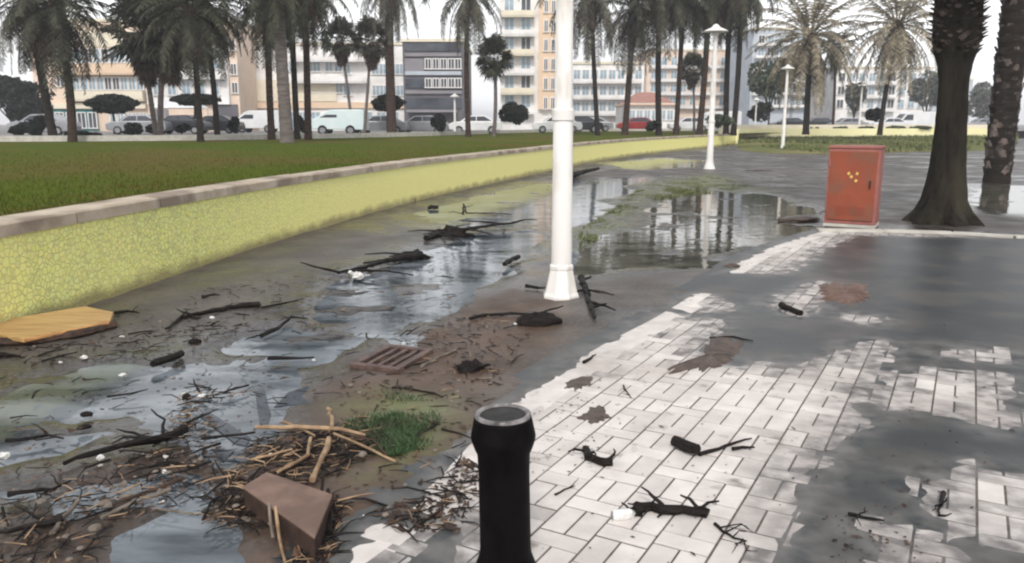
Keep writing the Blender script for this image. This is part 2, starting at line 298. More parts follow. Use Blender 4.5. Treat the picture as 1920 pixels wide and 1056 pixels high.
def mosaic_material():
    m = bpy.data.materials.new('yellow green broken tile mosaic'); m.use_nodes = True
    nt = m.node_tree; N = nt.nodes; L = nt.links; b = N['Principled BSDF']
    b.inputs['Roughness'].default_value = 0.4
    t = N.new('ShaderNodeTexCoord')
    v = N.new('ShaderNodeTexVoronoi'); v.inputs['Scale'].default_value = 19; v.inputs['Randomness'].default_value = 1; L.new(t.outputs['Object'], v.inputs['Vector'])
    e = N.new('ShaderNodeTexVoronoi'); e.feature = 'DISTANCE_TO_EDGE'; e.inputs['Scale'].default_value = 19; L.new(t.outputs['Object'], e.inputs['Vector'])
    sp = N.new('ShaderNodeSeparateColor'); L.new(v.outputs['Color'], sp.inputs[0])
    ramp = N.new('ShaderNodeValToRGB'); el = ramp.color_ramp.elements
    el[0].position = 0.0; el[0].color = (0.70, 0.76, 0.18, 1); el[1].position = 1.0; el[1].color = (0.88, 0.84, 0.33, 1)
    for p, c in ((0.25, (0.84, 0.85, 0.27, 1)), (0.5, (0.76, 0.84, 0.30, 1)), (0.75, (0.88, 0.82, 0.26, 1)), (0.9, (0.62, 0.63, 0.24, 1))):
        x = el.new(p); x.color = c
    L.new(sp.outputs[0], ramp.inputs[0])
    r = N.new('ShaderNodeMapRange'); r.inputs[1].default_value = 0.03; r.inputs[2].default_value = 0.11; L.new(e.outputs['Distance'], r.inputs[0])
    q = N.new('ShaderNodeMix'); q.data_type = 'RGBA'; q.inputs[6].default_value = (0.46, 0.49, 0.2, 1); L.new(ramp.outputs[0], q.inputs[7]); L.new(r.outputs[0], q.inputs[0])
    # large scale patches: greener and warmer stretches of wall, silt stain at the foot
    n = N.new('ShaderNodeTexNoise'); n.inputs['Scale'].default_value = 0.5; n.inputs['Detail'].default_value = 4; L.new(t.outputs['Object'], n.inputs['Vector'])
    rn = N.new('ShaderNodeMapRange'); rn.inputs[1].default_value = 0.35; rn.inputs[2].default_value = 0.65; rn.inputs[4].default_value = 0.45; L.new(n.outputs['Fac'], rn.inputs[0])
    sx = N.new('ShaderNodeSeparateXYZ'); L.new(t.outputs['Object'], sx.inputs[0])
    yr = N.new('ShaderNodeMapRange'); yr.inputs[1].default_value = 2.5; yr.inputs[2].default_value = 9.0; yr.inputs[4].default_value = 0.75; L.new(sx.outputs[1], yr.inputs[0])
    mxn = N.new('ShaderNodeMath'); mxn.operation = 'MAXIMUM'; L.new(yr.outputs[0], mxn.inputs[0]); L.new(rn.outputs[0], mxn.inputs[1])
    q2 = N.new('ShaderNodeMix'); q2.data_type = 'RGBA'; L.new(q.outputs[2], q2.inputs[6]); q2.inputs[7].default_value = (0.95, 0.88, 0.32, 1); L.new(mxn.outputs[0], q2.inputs[0])
    n5 = N.new('ShaderNodeTexNoise'); n5.inputs['Scale'].default_value = 3; n5.inputs['Detail'].default_value = 6; L.new(t.outputs['Object'], n5.inputs['Vector'])
    ad = N.new('ShaderNodeMath'); ad.operation = 'MULTIPLY_ADD'; ad.inputs[1].default_value = -0.25; L.new(n5.outputs['Fac'], ad.inputs[0]); L.new(sx.outputs[2], ad.inputs[2])
    rz = N.new('ShaderNodeMapRange'); rz.inputs[1].default_value = -0.09; rz.inputs[2].default_value = 0.03; rz.inputs[3].default_value = 0.8; rz.inputs[4].default_value = 0.0; L.new(ad.outputs[0], rz.inputs[0])
    q3 = N.new('ShaderNodeMix'); q3.data_type = 'RGBA'; L.new(q2.outputs[2], q3.inputs[6]); q3.inputs[7].default_value = (0.22, 0.17, 0.08, 1); L.new(rz.outputs[0], q3.inputs[0])
    L.new(q3.outputs[2], b.inputs['Base Color'])
    bp = N.new('ShaderNodeBump'); bp.inputs['Strength'].default_value = 0.5; bp.inputs['Distance'].default_value = 0.008; L.new(r.outputs[0], bp.inputs['Height']); L.new(bp.outputs[0], b.inputs['Normal'])
    return m
M['mosaic'] = mosaic_material()

def lawn_material(name, a, c, d):
    return mat(name, a, 0.95, c, 0.5, 8, spec=0.0, bump=0.7, bscale=25, dist=0.04, col3=d, scale3=0.16)
M['lawn'] = lawn_material('lawn', (0.070, 0.105, 0.018), (0.09, 0.10, 0.022), (0.115, 0.095, 0.034))
M['verge'] = lawn_material('rough grass', (0.16, 0.18, 0.07), (0.10, 0.12, 0.05), (0.22, 0.20, 0.10))
M['asphalt'] = mat('street asphalt', (0.24, 0.235, 0.225), 0.85, (0.19, 0.185, 0.18), 0.4, bump=0.2)
M['pavement'] = mat('pale street pavement', (0.50, 0.48, 0.44), 0.85, (0.42, 0.40, 0.37), 0.6)

def paver_material():
    m = mat('concrete pavers', (0.64, 0.60, 0.565), 0.75, (0.54, 0.50, 0.47), 7, 10, spec=0.2, bump=0.25, bscale=60, dist=0.004, island=0.09)
    nt = m.node_tree; N = nt.nodes; L = nt.links; b = N['Principled BSDF']
    src = b.inputs['Base Color'].links[0].from_socket
    t = N.new('ShaderNodeTexCoord')
    def stain(sc, a, c, col, fac, src, det=9, layer=None):
        n = N.new('ShaderNodeTexNoise'); n.inputs['Scale'].default_value = sc; n.inputs['Detail'].default_value = det; L.new(t.outputs['Object'], n.inputs['Vector'])
        r = N.new('ShaderNodeMapRange'); r.inputs[1].default_value = a; r.inputs[2].default_value = c; r.inputs[4].default_value = fac; L.new(n.outputs['Fac'], r.inputs[0])
        q = N.new('ShaderNodeMix'); q.data_type = 'RGBA'; L.new(src, q.inputs[6]); q.inputs[7].default_value = (*col, 1); L.new(r.outputs[0], q.inputs[0])
        return q.outputs[2]
    s = stain(1.1, 0.5, 0.7, (0.34, 0.29, 0.26), 0.6, src)
    s = stain(5.5, 0.62, 0.72, (0.17, 0.135, 0.11), 0.75, s)
    s = stain(60, 0.66, 0.74, (0.15, 0.12, 0.10), 0.5, s)
    vc = N.new('ShaderNodeVertexColor'); vc.layer_name = 'dirt'; q = N.new('ShaderNodeMix'); q.data_type = 'RGBA'
    dn = N.new('ShaderNodeTexNoise'); dn.inputs['Scale'].default_value = 9; dn.inputs['Detail'].default_value = 9; L.new(t.outputs['Object'], dn.inputs['Vector'])
    dr = N.new('ShaderNodeMapRange'); dr.inputs[1].default_value = 0.35; dr.inputs[2].default_value = 0.6; dr.inputs[3].default_value = 0.35; L.new(dn.outputs['Fac'], dr.inputs[0])
    dm = N.new('ShaderNodeMath'); dm.operation = 'MULTIPLY'; L.new(vc.outputs['Color'], dm.inputs[0]); L.new(dr.outputs[0], dm.inputs[1])
    L.new(dm.outputs[0], q.inputs[0]); L.new(s, q.inputs[6]); q.inputs[7].default_value = (0.16, 0.15, 0.145, 1)
    L.new(q.outputs[2], b.inputs['Base Color'])
    return m
M['paver'] = paver_material()

# ------------------------------------------------------------------ numpy helpers for the ground
def vnoise(x, y, seed):
    rs = np.random.RandomState(seed); T = rs.rand(256, 256)
    xi = np.floor(x).astype(int); yi = np.floor(y).astype(int); fx = x-xi; fy = y-yi
    fx = fx*fx*(3-2*fx); fy = fy*fy*(3-2*fy)
    a = T[xi % 256, yi % 256]; b = T[(xi+1) % 256, yi % 256]; c = T[xi % 256, (yi+1) % 256]; d = T[(xi+1) % 256, (yi+1) % 256]
    return (a*(1-fx)+b*fx)*(1-fy)+(c*(1-fx)+d*fx)*fy
def fbm(x, y, sc, seed, octs=4):
    s = 0; a = 0.5
    for i in range(octs):
        s = s + a*(vnoise(x*sc, y*sc, seed+i)-0.5); sc *= 2.03; a *= 0.5
    return s*2
def sdist(X, Y, poly):
    """signed distance, positive inside the polygon"""
    best = np.full(X.shape, 1e9); ins = np.zeros(X.shape, bool); n = len(poly)
    for i in range(n):
        x1, y1 = poly[i][0], poly[i][1]; x2, y2 = poly[(i+1) % n][0], poly[(i+1) % n][1]
        dx, dy = x2-x1, y2-y1; t = np.clip(((X-x1)*dx+(Y-y1)*dy)/(dx*dx+dy*dy+1e-12), 0, 1)
        best = np.minimum(best, np.hypot(X-x1-t*dx, Y-y1-t*dy))
        if abs(dy) > 1e-12:
            cnd = ((y1 > Y) != (y2 > Y)) & (X < (x2-x1)*(Y-y1)/dy+x1); ins ^= cnd
    return np.where(ins, best, -best)
def sstep(v, a, b):
    t = np.clip((v-a)/(b-a), 0, 1); return t*t*(3-2*t)
def P(pix, z=0.0): return [G(x, y, z) for x, y in pix]
def inpoly(x, y, poly):
    ins = False; n = len(poly)
    for i in range(n):
        x1, y1 = poly[i][0], poly[i][1]; x2, y2 = poly[(i+1) % n][0], poly[(i+1) % n][1]
        if (y1 > y) != (y2 > y) and x < (x2-x1)*(y-y1)/(y2-y1)+x1: ins = not ins
    return ins

WATER_Z = -0.03
puddles = [
 P([(-60,745),(60,705),(150,685),(250,672),(330,690),(420,655),(480,625),(560,600),(590,555),(640,522),(720,492),(800,462),(890,440),(985,425),(1040,440),(1010,470),(960,500),(905,535),(850,585),(760,640),(700,660),(620,705),(560,760),(500,805),(440,850),(330,840),(200,850),(60,870),(-60,880)]),
 P([(770,405),(880,372),(1000,342),(1120,335),(1215,330),(1150,372),(1090,408),(1040,432),(900,432),(800,425)]),
 P([(1075,470),(1130,455),(1190,420),(1230,372),(1310,352),(1440,366),(1515,395),(1500,425),(1430,462),(1350,488),(1150,502),(1085,505)]),
 P([(190,1060),(240,1000),(330,955),(430,965),(440,1020),(470,1090),(180,1110)]),
 P([(1815,345),(1960,348),(1990,385),(1930,402),(1860,398),(1818,380)]),
 P([(-40,905),(70,890),(190,880),(330,890),(380,920),(250,930),(120,975),(40,1000),(-40,1010)]),
 P([(1130,305),(1240,296),(1320,300),(1300,312),(1200,318)]),
]
# paving: straight grid turned to the right of the view
PB = math.radians(29.5)
edge_pix = [(540,1180),(668,1005),(800,925),(872,852),(950,770),(1040,705),(1130,650),(1240,592),(1330,535),(1410,480),(1500,447),(1548,434)]
pave_poly = P(edge_pix)+[G(1660,436), G(1900,446), G(2300,452), Vector((14, 6, 0)), Vector((12, -8, 0)), Vector((-0.8, -8, 0)), Vector((-0.9, 1.0, 0))]

# --- ground mesh
def axis(parts):
    out = []
    for a, b, n in parts: out += list(np.linspace(a, b, n, endpoint=False))
    return np.array(out+[parts[-1][1]])
xs = axis([(-900,-120,8),(-120,-30,12),(-30,-9,24),(-9,9,430),(9,22,70),(22,60,20),(60,180,10),(180,900,8)])
ys = axis([(-60,2,14),(2,12,270),(12,24,170),(24,50,110),(50,120,40),(120,400,14),(400,2500,10)])
X, Y = np.meshgrid(xs, ys)
Z = 0.013*fbm(X, Y, 1.1, 3)+0.009*fbm(X, Y, 5.0, 9, 3)
mask = np.zeros(X.shape)
for i, p in enumerate(puddles):
    d = sdist(X, Y, p); k = 0.25 if i in (0, 3, 5) else 0.5
    d = d+k*1.3*fbm(X, Y, 1.4 if k < .4 else .8, 31+i)
    mask = np.maximum(mask, sstep(d, -k, k*0.6))
near = sstep(Y, 40, 20)
Z -= mask*0.05*1.0
Z += 0.05*np.clip(fbm(X, Y, 1.9, 71, 3), 0, 1)*mask*near       # silt bars inside the puddles
dpav = sdist(X, Y, pave_poly)
Z = np.where(dpav > -0.12, np.minimum(Z, -0.004-0.05*sstep(dpav, 0.0, 0.15)), Z)
Z = np.where((dpav > -0.8) & (dpav < 0.03), Z+0.008*sstep(dpav, -0.5, 0.0)*fbm(X, Y, 3, 5, 3), Z)
Z = np.where(Y > 45, np.minimum(Z, 0), Z)
WET = np.zeros(X.shape)
for i, p in enumerate(puddles):
    d = sdist(X, Y, p); WET = np.maximum(WET, sstep(d+0.35*fbm(X, Y, 1.7, 91+i), -0.85, 0.05))
WET = np.maximum(WET, 0.9*np.clip(fbm(X, Y, 0.8, 97, 4)*2.2, 0, 1)*(dpav < 0)*(Y < 60))
nx, ny = len(xs), len(ys)
verts = np.stack([X.ravel(), Y.ravel(), Z.ravel()], 1)
ii = np.arange((ny-1)*(nx-1)); r_, c_ = ii//(nx-1), ii % (nx-1); a_ = r_*nx+c_
faces = np.stack([a_, a_+1, a_+nx+1, a_+nx], 1)
me = bpy.data.meshes.new('ground'); me.vertices.add(len(verts)); me.vertices.foreach_set('co', verts.ravel())
me.loops.add(faces.size); me.loops.foreach_set('vertex_index', faces.ravel().astype(np.int32))
me.polygons.add(len(faces)); me.polygons.foreach_set('loop_start', (np.arange(len(faces))*4).astype(np.int32)); me.polygons.foreach_set('loop_total', np.full(len(faces), 4, np.int32))
me.polygons.foreach_set('use_smooth', np.ones(len(faces), bool)); me.update(); me.validate()
brown_poly = P([(440,1100),(440,860),(520,790),(620,710),(720,650),(850,580),(960,540),(1060,560),(1060,640),(980,700),(960,760),(900,830),(820,900),(760,1000),(700,1100)])
brown2 = P([(-50,1100),(0,960),(150,900),(320,830),(380,780),(460,900),(250,960),(180,1100)])
green_poly = P([(1075,470),(1080,430),(1150,385),(1200,345),(1330,325),(1440,360),(1330,365),(1220,380),(1160,440)])
green2 = P([(600,840),(640,760),(740,730),(860,760),(830,860),(700,880)])
dark_poly = P([(1600,430),(1800,425),(1900,425),(1900,405),(1700,402),(1600,415)])
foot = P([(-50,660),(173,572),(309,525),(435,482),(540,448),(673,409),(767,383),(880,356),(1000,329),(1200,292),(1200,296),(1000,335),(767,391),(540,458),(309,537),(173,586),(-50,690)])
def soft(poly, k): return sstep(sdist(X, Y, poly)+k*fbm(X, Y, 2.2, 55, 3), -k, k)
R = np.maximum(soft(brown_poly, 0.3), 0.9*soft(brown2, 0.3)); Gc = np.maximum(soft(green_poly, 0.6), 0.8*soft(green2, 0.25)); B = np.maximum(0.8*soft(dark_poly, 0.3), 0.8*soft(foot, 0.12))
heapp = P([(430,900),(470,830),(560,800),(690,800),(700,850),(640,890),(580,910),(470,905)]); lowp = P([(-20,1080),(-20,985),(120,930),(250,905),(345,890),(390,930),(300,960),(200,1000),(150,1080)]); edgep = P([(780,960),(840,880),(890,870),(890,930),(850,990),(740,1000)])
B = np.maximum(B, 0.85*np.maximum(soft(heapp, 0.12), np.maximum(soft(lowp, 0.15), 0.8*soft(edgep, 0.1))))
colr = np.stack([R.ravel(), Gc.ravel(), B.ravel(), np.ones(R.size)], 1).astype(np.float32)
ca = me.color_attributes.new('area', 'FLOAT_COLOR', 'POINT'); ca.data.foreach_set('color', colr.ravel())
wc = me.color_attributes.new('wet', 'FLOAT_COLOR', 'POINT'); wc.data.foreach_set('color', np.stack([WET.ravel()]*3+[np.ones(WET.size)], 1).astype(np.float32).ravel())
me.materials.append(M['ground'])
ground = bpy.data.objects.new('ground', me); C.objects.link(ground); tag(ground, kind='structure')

# --- water: level sheets lying in the hollows of the ground
div = [(p.x, p.y) for p in P([(1035, 640), (1065, 545), (1095, 440), (1185, 372), (1235, 335), (1330, 290)])]
west = [(-7.5, 1.4), (0.6, 1.4)]+div+[(6.5, 50), (-7.5, 50)]
east = [(0.6, 1.4), (15, 1.4), (15, 50), (6.5, 50)]+div[::-1]
for pl, m in ((west, 'water_silt_sky'), (east, 'water')):
    mb = MB(); mb.add([(x, y, WATER_Z) for x, y in pl], [tuple(range(len(pl)))])
    o = mb.build('puddle_water', M[m]); tag(o, kind='structure')

def smooth_line(pts, sub=6):
    out = []
    for i in range(len(pts)-1):
        p0 = pts[max(i-1, 0)]; p1 = pts[i]; p2 = pts[i+1]; p3 = pts[min(i+2, len(pts)-1)]
        for k in range(sub):
            t = k/sub
            out.append(0.5*((2*p1)+(p2-p0)*t+(2*p0-5*p1+4*p2-p3)*t*t+(3*p1-p0-3*p2+p3)*t**3))
    return out+[pts[-1]]
def offset_line(line, d):
    out = []
    for i, p in enumerate(line):
        t = (line[min(i+1, len(line)-1)]-line[max(i-1, 0)]).normalized(); out.append(p+Vector((-t.y, t.x))*d)   # +d = to the left of the run
    return out
def sweep(mb, line, section):
    """section: (offset to the left, z) closed loop"""
    b = len(mb.v); n = len(section)
    lines = [offset_line(line, o) for o, z in section]
    for i in range(len(line)):
        for k, (o, z) in enumerate(section): mb.v.append((lines[k][i].x, lines[k][i].y, z))
    nf = 0
    for i in range(len(line)-1):
        for k in range(n):
            k2 = (k+1) % n; mb.f.append((b+i*n+k, b+i*n+k2, b+(i+1)*n+k2, b+(i+1)*n+k)); nf += 1
    mb.f.append(tuple(b+k for k in reversed(range(n)))); mb.f.append(tuple(b+(len(line)-1)*n+k for k in range(n))); nf += 2
    mb.mi.extend([mb.cur]*nf)
# --- paving: individual pavers with open joints, laid in columns
# --- wet silt lying over the right part of the paving; pavers show where it is thin
bare_polys = [
 P([(560,1130),(625,1040),(735,1008),(760,1022),(700,1060),(690,1140)]),
 P([(870,1200),(872,1020),(850,965),(790,950),(806,915),(940,760),(1100,660),(1230,590),(1352,600),(1300,668),(1380,690),(1500,690),(1655,640),(1600,770),(1500,860),(1478,912),(1470,1200)]),
 P([(1760,700),(1880,712),(1868,800),(1790,770),(1660,768),(1680,700)]),
 P([(1745,905),(1850,880),(1990,900),(2000,1030),(1800,1000)]),
 P([(1640,990),(1760,1000),(1790,1060),(1650,1056)]),
 P([(1768,650),(1890,660),(1885,674),(1768,668)]),
 P([(1375,512),(1420,480),(1500,436),(1640,425),(1540,470),(1470,512)]),
 P([(1275,572),(1330,556),(1368,578),(1300,585)]),
 P([(1540,430),(1545,420),(1900,432),(1910,446),(1600,442)]),
 P([(1590,590),(1640,596),(1635,606),(1590,600)]),
 P([(1890,775),(1990,785),(1990,800),(1888,792)]),
 P([(1500,548),(1545,530),(1540,575),(1490,590),(1440,572)]),
]

def bareness(X, Y):
    u = np.array([math.sin(PB), math.cos(PB)]); v = np.array([math.cos(PB), -math.sin(PB)])
    A = X*v[0]+Y*v[1]; Bb = X*u[0]+Y*u[1]
    st = fbm(A*0.6, Bb*4.0, 1.6, 421, 3)+0.8*fbm(A*4.0, Bb*0.6, 1.6, 431, 3)
    m = np.full(X.shape, -9.0)
    for p in bare_polys: m = np.maximum(m, sdist(X, Y, p))
    m = np.minimum(m, sdist(X, Y, pave_poly)+0.16*fbm(X, Y, 2.2, 451, 4)-0.02)
    return m+0.09*st+0.05*fbm(X, Y, 2.6, 441, 3)
edge_w = P(edge_pix)
def dseg(p, a, b):
    d = b-a; t = max(0, min(1, (p-a).dot(d)/d.length_squared)); return (p-a-d*t).length
def build_paving():
    rnd = random.Random(4)
    u = Vector((math.sin(PB), math.cos(PB), 0)); v = Vector((math.cos(PB), -math.sin(PB), 0))
    mb = MB(); g = 0.005; o0 = G(1475, 1000)
    def brick(a, b, wa, wb):
        cx = o0 + v*(a+wa/2)+u*(b+wb/2)
        if not inpoly(cx.x, cx.y, pave_poly): return
        if any(dseg(cx, a_, b_) < 0.11 for a_, b_ in zip(edge_w, edge_w[1:])): return
        if cx.y < -1 or cx.x > 13: return
        dz = rnd.uniform(-0.0026, 0.0026); s1, s2 = rnd.uniform(-.0006, .0006), rnd.uniform(-.0006, .0006)
        top, bot = [], []
        h = 0.006
        for sx, sy in ((-1,-1),(1,-1),(1,1),(-1,1)):
            bx, by = sx*(wa/2-g), sy*(wb/2-g)
            p = cx + v*bx + u*by; bot.append((p.x, p.y, -0.0015+dz))
            q = cx + v*(bx-sx*0.0025) + u*(by-sy*0.0025); top.append((q.x, q.y, dz+s1*sx+s2*sy))
        b_ = [(p[0], p[1], -0.03) for p in bot]
        mb.add(b_+bot+top, [(0,1,5,4),(1,2,6,5),(2,3,7,6),(3,0,4,7),(4,5,9,8),(5,6,10,9),(6,7,11,10),(7,4,8,11),(8,9,10,11)])
    for i in range(-45, 70):
        off = (i % 2)*0.165+rnd.choice((0, 0, 0.33/3))
        for j in range(-25, 50):
            b = j*0.33+off; a = i*0.22
            brick(a, b, 0.22, 0.11); brick(a, b+0.11, 0.11, 0.22); brick(a+0.11, b+0.11, 0.11, 0.22)
    o = mb.build('brick_paving', M['paver'])
    n13 = len(mb.v)//12; V = np.array(mb.v).reshape(n13, 12, 3); cen = V[:, 8:, :2].mean(1)
    P_ = V[:, :, :2]*0.45+cen[:, None, :]*0.55
    bm_ = bareness(P_[..., 0], P_[..., 1]); rs = np.random.RandomState(8).rand(n13, 1)
    dirt = np.clip(1-sstep(bm_+0.22*(rs-0.5), -0.02, 0.34), 0, 1)
    at = o.data.color_attributes.new('dirt', 'FLOAT_COLOR', 'POINT'); at.data.foreach_set('color', np.stack([dirt.ravel()]*3+[np.ones(dirt.size)], 1).astype(np.float32).ravel()); tag(o, kind='structure')
    bd = MB(); bd.add([(p.x, p.y, -0.0045) for p in pave_poly], [tuple(range(len(pave_poly)))])
    o = bd.build('paving_bed', M['bed']); tag(o, kind='structure')
build_paving()
def build_edging():
    line = smooth_line([Vector((p.x, p.y)) for p in edge_w], 6); mb = MB(); rnd = random.Random(9); i = 0
    while i < len(line)-1:
        k = min(i+2, len(line)-1); seg = line[i:k+1]
        seg = list(seg); seg[0] = seg[0].lerp(seg[1], .01); seg[-1] = seg[-1].lerp(seg[-2], .01); z = rnd.uniform(-.001, .003)
        sweep(mb, seg, [(0.02, -.05), (-.20, -.05), (-.20, z), (0.02, z)]); i = k
    o = mb.build('paving_edge', M['paver'], bevel=.003); tag(o, kind='structure')
build_edging()


def thin_silt(m):
    nt = m.node_tree; N = nt.nodes; L = nt.links; b = N['Principled BSDF']; src = b.inputs['Base Color'].links[0].from_socket
    vc = N.new('ShaderNodeVertexColor'); vc.layer_name = 'thin'; t = N.new('ShaderNodeTexCoord')
    n = N.new('ShaderNodeTexNoise'); n.inputs['Scale'].default_value = 7; n.inputs['Detail'].default_value = 9; L.new(t.outputs['Object'], n.inputs['Vector'])
    r = N.new('ShaderNodeMapRange'); r.inputs[1].default_value = 0.35; r.inputs[2].default_value = 0.62; L.new(n.outputs['Fac'], r.inputs[0])
    mu = N.new('ShaderNodeMath'); mu.operation = 'MULTIPLY'; L.new(vc.outputs['Color'], mu.inputs[0]); L.new(r.outputs[0], mu.inputs[1])
    q = N.new('ShaderNodeMix'); q.data_type = 'RGBA'; L.new(mu.outputs[0], q.inputs[0]); L.new(src, q.inputs[6]); q.inputs[7].default_value = (0.14, 0.135, 0.127, 1); L.new(q.outputs[2], b.inputs['Base Color'])
thin_silt(M['silt'])
def build_silt():
    u = np.array([math.sin(PB), math.cos(PB)]); v = np.array([math.cos(PB), -math.sin(PB)]); o0 = G(1475, 1000)
    a = np.arange(-6.5, 11.5, 0.035); b = np.arange(-5.0, 16.0, 0.035); A, Bb = np.meshgrid(a, b)
    X = o0.x+A*v[0]+Bb*u[0]; Y = o0.y+A*v[1]+Bb*u[1]
    z = 0.0042+0.0022*fbm(X, Y, 0.9, 401, 3)+0.0012*fbm(X, Y, 7, 411, 3)
    m = bareness(X, Y)
    z = z-0.009*sstep(m, -0.22, 0.12)-0.03*sstep(m, 0.08, 0.22)
    dp = sdist(X, Y, pave_poly)
    keep = (dp > -0.25) & (Y > 1.2) & (Y < 14.5) & (X < 10.5) & (m < 0.5)
    z = z-0.004*sstep(-dp, 0.0, 0.2)
    idx = -np.ones(X.shape, int); idx[keep] = np.arange(keep.sum()); V = np.stack([X[keep], Y[keep], z[keep]], 1)
    q = keep[:-1, :-1] & keep[1:, :-1] & keep[:-1, 1:] & keep[1:, 1:]
    f = np.stack([idx[:-1, :-1][q], idx[:-1, 1:][q], idx[1:, 1:][q], idx[1:, :-1][q]], 1)
    me = bpy.data.meshes.new('silt_film'); me.from_pydata(V.tolist(), [], f.tolist()); me.materials.append(M['silt'])
    th = sstep(m, -0.34, -0.02)[keep]; ta = me.color_attributes.new('thin', 'FLOAT_COLOR', 'POINT'); ta.data.foreach_set('color', np.stack([th]*3+[np.ones(len(th))], 1).astype(np.float32).ravel())
    me.polygons.foreach_set('use_smooth', np.ones(len(f), bool)); me.update()
    o = bpy.data.objects.new('silt_film', me); C.objects.link(o); tag(o, kind='structure')
build_silt()

# ------------------------------------------------------------------ raised lawn, its wall, street level
LZ = 0.80
wall_pix = [(-330,760),(-150,688),(0,630),(173,569),(309,522),(435,479),(540,446),(673,407),(767,381),(880,354),(1000,328),(1100,306),(1201,290),(1301,279),(1383,271)]
wall_line = [Vector((p.x, p.y)) for p in P(wall_pix)]
wl_s = smooth_line(wall_line, 5)
rw = thing('retaining_wall', 'low curving yellow green mosaic wall with stone coping holding up the lawn', 'wall', (wall_line[0].x, wall_line[0].y, 0))
rw_off = Vector((wall_line[0].x, wall_line[0].y))
loc_line = [p-rw_off for p in wl_s]
mb = MB(); sweep(mb, loc_line, [(0.0, -0.1), (0.26, -0.1), (0.26, 0.74), (0.0, 0.74)]); mb.build('mosaic_face', M['mosaic'], rw)
# coping in stones with joints
mb = MB()
acc = 0; seg = [loc_line[0]]; L_st = 1.2
dense = []
for i in range(len(loc_line)-1):
    a, b = loc_line[i], loc_line[i+1]; n = max(1, int((b-a).length/0.1))
    for k in range(n): dense.append(a+(b-a)*(k/n))
dense.append(loc_line[-1])
cur = [dense[0]]; ln = 0; rnd = random.Random(5)
for i in range(1, len(dense)):
    ln += (dense[i]-dense[i-1]).length; cur.append(dense[i])
    if ln > L_st or i == len(dense)-1:
        t = list(cur); t[0] = t[0].lerp(t[1], .06); t[-1] = t[-1].lerp(t[-2], .06)
        if len(t) >= 2:
            j = rnd.uniform(-0.004, 0.004)
            sweep(mb, t, [(-0.025, 0.745), (0.36, 0.745), (0.36, 0.835+j), (0.345, 0.85+j), (-0.01, 0.85+j), (-0.025, 0.835+j)])
        cur = [dense[i]]; ln = 0
mb.build('coping', M['stone_cap'], rw)
mb = MB(); sweep(mb, loc_line, [(0.0, 0.742), (0.30, 0.742), (0.30, 0.832), (0.0, 0.832)]); mb.build('mortar', M['bed'], rw)

lawn_near = offset_line(wl_s, 0.30)
lawn_far = [Vector(p) for p in [(22, 92), (10, 88), (2, 76), (-3, 62), (-6.5, 52), (-11, 44), (-17, 38.5), (-24, 36.5), (-34, 35.5), (-50, 35), (-70, 34)]]
lawn_poly = [(p.x, p.y) for p in lawn_near]+[(24, 70)]+[(p.x, p.y) for p in lawn_far]+[(-70, 0), (-10, 0.5)]
mb = MB(); mb.add([(x, y, LZ) for x, y in lawn_poly], [tuple(range(len(lawn_poly)))])
o = mb.build('lawn', M['lawn']); tag(o, kind='structure')
# street level sheet beyond the lawn
ST = LZ+0.004
up = [(p.x, p.y) for p in lawn_far]+[(-300, 30), (-300, 900), (500, 900), (120, 95), (60, 90), (22, 92.5)]
mb = MB(); mb.add([(x, y, ST+0.01) for x, y in up], [tuple(range(len(up)))])
o = mb.build('road', M['asphalt']); tag(o, kind='structure')
sw = [Vector((p.x, p.y)) for p in lawn_far][::-1]
mb = MB(); sweep(mb, smooth_line(sw, 4), [(0.6, ST), (5.0, ST), (5.0, ST+0.13), (0.6, ST+0.13)]); o = mb.build('pavement', M['pavement']); tag(o, kind='structure')
mb = MB(); sweep(mb, smooth_line(sw, 4), [(-0.1, LZ-0.1), (0.25, LZ-0.1), (0.25, LZ+0.26), (-0.1, LZ+0.26)])
o = mb.build('kerb_wall', M['kerb']); tag(o, 'low pale kerb wall running along the far edge of the lawn', 'wall')

# ---- second wall (far right) with grassy bank in front
w2 = [Vector((p.x, p.y)) for p in (AT(1384, 260, 63), AT(1400, 262, 72), AT(1500, 262, 76), AT(1620, 262, 77), AT(1760, 262, 78), AT(1900, 262, 78))]
w2s = smooth_line(w2, 5)
t2 = thing('planter_wall', 'far pale yellow wall with scalloped top behind the grass bank', 'wall', (w2[0].x, w2[0].y, 0))
o2 = Vector((w2[0].x, w2[0].y)); l2 = [p-o2 for p in w2s]
M['yellow_far'] = mat('pale yellow painted wall', (0.86, 0.83, 0.48), 0.7, (0.80, 0.75, 0.42), 0.5)
mb = MB(); sweep(mb, l2, [(0, -0.1), (0.3, -0.1), (0.3, 1.15), (0, 1.15)]); mb.build('wall_body', M['yellow_far'], t2)
mb = MB(); sweep(mb, l2, [(1.2, 0.7), (1.5, 0.7), (1.5, 1.5), (1.2, 1.5)]); mb.build('rear_parapet', M['cream'], t2)
bank = MB()
near_b = [G(x, y) for x, y in ((1378,275),(1395,284),(1450,288),(1560,290),(1680,286),(1760,284),(1900,282))]
mid = [(p.x, p.y, 0.0) for p in near_b]
far_b = [AT(x, 260, d) for x, d in ((1386,62),(1402,70),(1500,74),(1600,75),(1690,76),(1790,77),(1910,77))]
bs = []
for i in range(7):
    a = near_b[i]; b = far_b[i]
    for k in range(9):
        t = k/8; zz = 0.42*t+0.10*math.sin(i*2.3+k*1.1)*math.sin(math.pi*t)+0.004
        bs.append((a.x+(b.x-a.x)*t, a.y+(b.y-a.y)*t, zz))
bank.add(bs, [(i*9+k, (i+1)*9+k, (i+1)*9+k+1, i*9+k+1) for i in range(6) for k in range(8)])
o = bank.build('grass_bank', M['verge'], smooth=True); tag(o, kind='structure')

